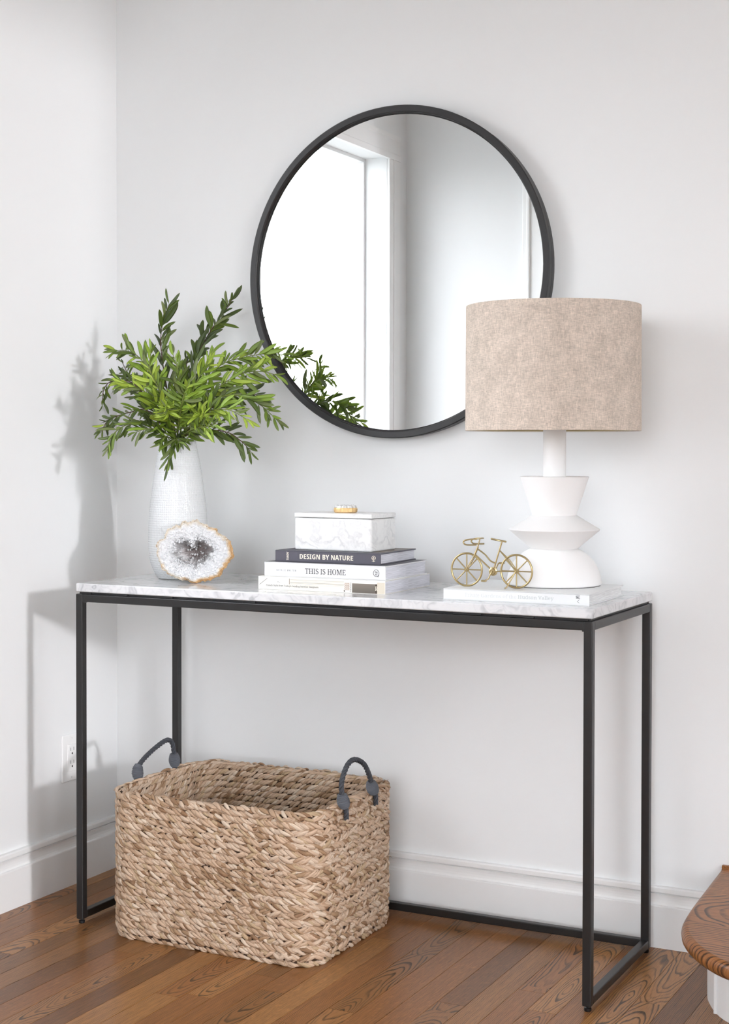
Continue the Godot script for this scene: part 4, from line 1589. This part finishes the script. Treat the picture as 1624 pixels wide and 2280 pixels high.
func branches() -> void:
	var blades := []
	for k in 5: blades.append(leaf_mesh(60 + k, 0.090))
	for k in 3: blades.append(leaf_mesh(80 + k, 0.070))
	var leafm := []
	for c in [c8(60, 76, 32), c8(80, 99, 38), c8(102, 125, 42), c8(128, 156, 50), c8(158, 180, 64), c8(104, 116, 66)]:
		var m := mat(c, 0.42, 0.0, 0.5)
		m.backlight_enabled = true
		m.backlight = Color(0.30, 0.33, 0.10)
		leafm.append(m)
	var brown := mat(c8(82, 54, 44), 0.7)
	var green := mat(c8(112, 122, 56), 0.6)
	var eye := V(2.36, 1.08, 3.24)
	# points of each stem, leaves, leaf length, tone, opening angle in degrees, narrow blades, stem, label
	var list := [
		[[V(0.341, 1.105, 0.235), V(0.319, 1.204, 0.235), V(0.302, 1.268, 0.230), V(0.291, 1.333, 0.225), V(0.295, 1.381, 0.220), V(0.308, 1.420, 0.215)], 19, 0.056, 0.4, 36, false, brown, "tallest upright branch, dark stemmed with sparse long leaves, straight above the vase"],
		[[V(0.347, 1.105, 0.230), V(0.346, 1.227, 0.190), V(0.340, 1.293, 0.150), V(0.352, 1.366, 0.100), V(0.371, 1.417, 0.062), V(0.382, 1.444, 0.052)], 34, 0.052, 0.7, 30, false, brown, "tall dense dark branch leaning right between the upright branch and the mirror"],
		[[V(0.354, 1.105, 0.230), V(0.378, 1.205, 0.200), V(0.415, 1.275, 0.160), V(0.459, 1.297, 0.115), V(0.512, 1.306, 0.092), V(0.545, 1.300, 0.080)], 34, 0.050, 2.6, 42, false, green, "bright branch reaching right across the mirror frame with leaves against the glass"],
		[[V(0.367, 1.106, 0.240), V(0.441, 1.203, 0.240), V(0.496, 1.249, 0.210), V(0.540, 1.258, 0.185), V(0.570, 1.250, 0.165)], 28, 0.048, 3.0, 44, false, green, "bright branch just under the one that crosses the mirror frame"],
		[[V(0.370, 1.106, 0.250), V(0.448, 1.181, 0.270), V(0.514, 1.201, 0.260), V(0.562, 1.185, 0.240), V(0.592, 1.158, 0.225), V(0.606, 1.144, 0.220)], 24, 0.050, 1.8, 40, false, green, "branch arching right and down below the mirror frame with hanging end leaves"],
		[[V(0.364, 1.104, 0.250), V(0.423, 1.121, 0.250), V(0.484, 1.117, 0.240), V(0.518, 1.095, 0.230), V(0.538, 1.072, 0.222)], 15, 0.044, 0.9, 30, false, brown, "lowest branch on the right, thin and drooping toward the marble box side"],
		[[V(0.353, 1.104, 0.250), V(0.377, 1.093, 0.300), V(0.377, 1.067, 0.315), V(0.374, 1.042, 0.320)], 12, 0.046, 1.0, 26, true, brown, "small sprig hanging down in front of the vase neck"],
		[[V(0.336, 1.105, 0.235), V(0.291, 1.215, 0.240), V(0.250, 1.285, 0.240), V(0.200, 1.312, 0.230), V(0.150, 1.314, 0.220)], 26, 0.046, 2.4, 42, false, green, "upper left branch arching toward the left wall, highest of those on that side"],
		[[V(0.332, 1.105, 0.235), V(0.260, 1.205, 0.250), V(0.221, 1.237, 0.250), V(0.158, 1.239, 0.240), V(0.136, 1.218, 0.240), V(0.133, 1.185, 0.240)], 24, 0.038, 1.3, 46, false, brown, "branch bending over at far left with small oval leaves near the wall corner"],
		[[V(0.335, 1.105, 0.240), V(0.286, 1.167, 0.270), V(0.242, 1.164, 0.280), V(0.182, 1.147, 0.280), V(0.160, 1.120, 0.280)], 22, 0.038, 1.2, 44, false, brown, "lower left branch with level stem and small leaves, above the drooping one"],
		[[V(0.339, 1.104, 0.245), V(0.307, 1.140, 0.300), V(0.264, 1.135, 0.320), V(0.227, 1.109, 0.330), V(0.217, 1.074, 0.335)], 18, 0.040, 1.6, 36, false, green, "lowest left branch, drooping past the vase rim with pale leaves at its end"],
		[[V(0.342, 1.104, 0.245), V(0.313, 1.125, 0.290), V(0.275, 1.116, 0.310)], 12, 0.038, 1.2, 36, false, green, "short branch lying left over the vase rim"],
		[[V(0.339, 1.106, 0.240), V(0.320, 1.192, 0.300), V(0.284, 1.223, 0.320), V(0.243, 1.236, 0.330)], 22, 0.048, 3.2, 40, false, green, "bright branch pointing left in front of the darker left branches"],
		[[V(0.351, 1.105, 0.250), V(0.376, 1.145, 0.310), V(0.392, 1.168, 0.348), V(0.402, 1.176, 0.364)], 34, 0.030, 4.3, 62, true, green, "starburst tip of narrow yellow-green leaves facing forward at the bunch's centre"],
		[[V(0.363, 1.105, 0.250), V(0.445, 1.147, 0.308), V(0.485, 1.158, 0.338)], 20, 0.034, 4.0, 60, false, green, "short bright tip of small leaves facing forward, right of the starburst"],
		[[V(0.344, 1.105, 0.235), V(0.372, 1.203, 0.270), V(0.375, 1.264, 0.280), V(0.363, 1.296, 0.280)], 20, 0.046, 2.6, 36, false, green, "bright upright branch in the middle, before the tallest dark stem"],
		[[V(0.348, 1.105, 0.235), V(0.418, 1.212, 0.280), V(0.455, 1.262, 0.290), V(0.471, 1.294, 0.282)], 22, 0.048, 2.9, 36, false, green, "bright branch rising right of centre in front of the dense dark branch"],
		[[V(0.338, 1.105, 0.235), V(0.338, 1.202, 0.290), V(0.320, 1.259, 0.310), V(0.322, 1.300, 0.310)], 20, 0.046, 3.1, 34, false, green, "bright branch rising left of centre beside the tallest stem"],
		[[V(0.360, 1.105, 0.240), V(0.470, 1.160, 0.305), V(0.536, 1.166, 0.318), V(0.580, 1.145, 0.312)], 24, 0.046, 3.1, 44, false, green, "bright branch arching right at the front, with broad leaves hanging from it"],
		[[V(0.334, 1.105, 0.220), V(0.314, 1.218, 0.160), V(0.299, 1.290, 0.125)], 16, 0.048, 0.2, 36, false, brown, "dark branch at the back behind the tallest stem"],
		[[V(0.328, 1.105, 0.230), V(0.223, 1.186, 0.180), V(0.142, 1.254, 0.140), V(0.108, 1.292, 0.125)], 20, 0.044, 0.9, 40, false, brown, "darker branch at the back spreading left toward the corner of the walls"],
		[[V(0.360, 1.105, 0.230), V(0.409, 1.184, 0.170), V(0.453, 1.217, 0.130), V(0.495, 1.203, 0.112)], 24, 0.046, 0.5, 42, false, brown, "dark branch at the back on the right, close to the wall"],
		[[V(0.354, 1.105, 0.250), V(0.401, 1.150, 0.310), V(0.433, 1.199, 0.340), V(0.448, 1.228, 0.340)], 22, 0.044, 2.8, 50, false, green, "bright branch leaning forward between the starburst and the right branches"],
		[[V(0.361, 1.104, 0.250), V(0.431, 1.124, 0.300), V(0.493, 1.130, 0.330), V(0.520, 1.136, 0.340)], 18, 0.042, 2.2, 46, false, green, "short low branch at front right, just over the vase shoulder"],
		[[V(0.352, 1.100, 0.250), V(0.374, 1.104, 0.283), V(0.392, 1.092, 0.300)], 9, 0.034, 1.6, 48, false, green, "little sprig lying over the front of the vase rim, right of the hanging sprig"],
		[[V(0.343, 1.100, 0.250), V(0.345, 1.106, 0.285), V(0.338, 1.092, 0.302)], 9, 0.034, 1.9, 48, false, green, "little sprig lying over the front of the vase rim, left of the hanging sprig"],
	]
	var rng := RandomNumberGenerator.new()
	for bi in list.size():
		var e: Array = list[bi]
		rng.seed = 500 + bi * 7
		var o := thing("leafy_branch", e[7], "branch", e[0][0], 0.0, "leafy branches in the white vase")
		var org: Vector3 = e[0][0]
		var path := spline(e[0], 8)
		# the stem goes on down into the vase
		var full := PackedVector3Array([V(0.345 + (org.x - 0.345) * 0.3, 0.99, 0.233 + (org.z - 0.233) * 0.3) - org])
		for p in path: full.append(p - org)
		var rad := []
		for i in full.size(): rad.append(lerpf(0.0017, 0.0007, float(i) / (full.size() - 1)))
		var b := MB.new()
		b.tube(full, rad, 6)
		part(o, "stem", b.mesh(), e[6])
		var dist := PackedFloat32Array([0.0])
		for i in range(1, path.size()): dist.append(dist[i - 1] + path[i].distance_to(path[i - 1]))
		var total := dist[-1]
		var count := int(e[1] * 1.9)
		for k in count:
			var f := lerpf(0.10, 1.0, pow(float(k) / (count - 1), 0.9))
			if bi == 13 or bi == 14: f = lerpf(0.62, 1.0, float(k) / (count - 1))
			var want := f * total
			var i := 0
			while i < dist.size() - 2 and dist[i + 1] < want: i += 1
			var q := (want - dist[i]) / maxf(dist[i + 1] - dist[i], 1e-6)
			var p := path[i].lerp(path[i + 1], q)
			var t := (path[mini(i + 2, path.size() - 1)] - path[maxi(i - 1, 0)]).normalized()
			var view := (eye - p).normalized()
			# leaves stand alternately left and right, spiralling loosely round the stem
			var side := t.cross(view).normalized()
			var up := side.cross(t).normalized()
			var ang := PI * (k % 2) + rng.randfn(0.0, 0.8)
			if bi == 13 or bi == 14: ang = rng.randf_range(0, TAU)
			var dir := side * cos(ang) + up * sin(ang)
			var open := deg_to_rad(float(e[4]) * rng.randf_range(0.65, 1.3))
			if f > 0.97: open *= 0.4
			var d := (t * cos(open) + dir * sin(open) + V(rng.randfn(0, 0.17), -0.09 + rng.randfn(0, 0.17), rng.randfn(0, 0.17))).normalized()
			var l: float = e[2] * 1.1 * rng.randf_range(0.62, 1.2) * (1.0 if f < 0.85 else 0.68)
			# the blade's upper face looks up and towards the light
			var face := (up * 0.8 + Vector3.UP * 0.5 + view * rng.randf_range(0.2, 1.0) + V(rng.randfn(0, 0.35), rng.randfn(0, 0.35), rng.randfn(0, 0.35)))
			face = (face - d * face.dot(d)).normalized()
			var tip := p + d * l
			if tip.z < 0.050 and tip.x > 0.40: d.z += (0.055 - tip.z) / l
			if tip.z < 0.012: d.z += (0.014 - tip.z) / l
			if tip.x < 0.012: d.x += (0.014 - tip.x) / l
			d = d.normalized()
			face = (face - d * face.dot(d)).normalized()
			var sc := l
			var bs := Basis(d * sc, face * sc, d.cross(face) * sc * rng.randf_range(0.85, 1.15))
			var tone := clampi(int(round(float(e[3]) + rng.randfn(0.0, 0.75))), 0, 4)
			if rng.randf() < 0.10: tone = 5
			var shape := rng.randi_range(5, 7) if e[5] else rng.randi_range(0, 4)
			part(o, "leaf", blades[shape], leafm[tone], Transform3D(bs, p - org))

func outlet() -> void:
	var o := thing("wall_outlet", "white double power outlet on the left wall behind the front table leg", "outlet", V(0.0, 0.3135, 0.197), PI / 2)
	# local x runs towards the corner, z off the wall
	var b := MB.new()
	b.rbox(V(-0.0365, -0.0585, 0), V(0.0365, 0.0585, 0.0058), 0.004, 3)
	part(o, "cover_plate", b.mesh(), M.white)
	b = MB.new()
	b.rbox(V(-0.0170, -0.0345, 0.004), V(0.0170, 0.0345, 0.0072), 0.0025, 2)
	part(o, "receptacle", b.mesh(), M.white)
	var slot := mat(c8(150, 150, 150), 0.6)
	for y in [0.018, -0.014]:
		for x in [-0.0062, 0.0062]:
			b = MB.new()
			b.box(V(x - 0.0011, y - 0.0005, 0.0068), V(x + 0.0011, y + 0.0075, 0.00735))
			part(o, "slot", b.mesh(), slot)
		b = MB.new()
		b.lathe([Vector2(0.0024, 0), Vector2(0.0024, 0.00025), Vector2(0, 0.00025)], 14)
		part(o, "ground_hole", b.mesh(), M.dark, Transform3D(Basis(Vector3.RIGHT, PI / 2), V(0.0, y - 0.0075, 0.0072)))
	for y in [0.048, -0.048]:
		b = MB.new()
		b.lathe([Vector2(0.0026, 0), Vector2(0.0022, 0.0008), Vector2(0, 0.001)], 14)
		part(o, "screw", b.mesh(), mat(c8(226, 226, 226), 0.4), Transform3D(Basis(Vector3.RIGHT, PI / 2), V(0, y, 0.0056)))
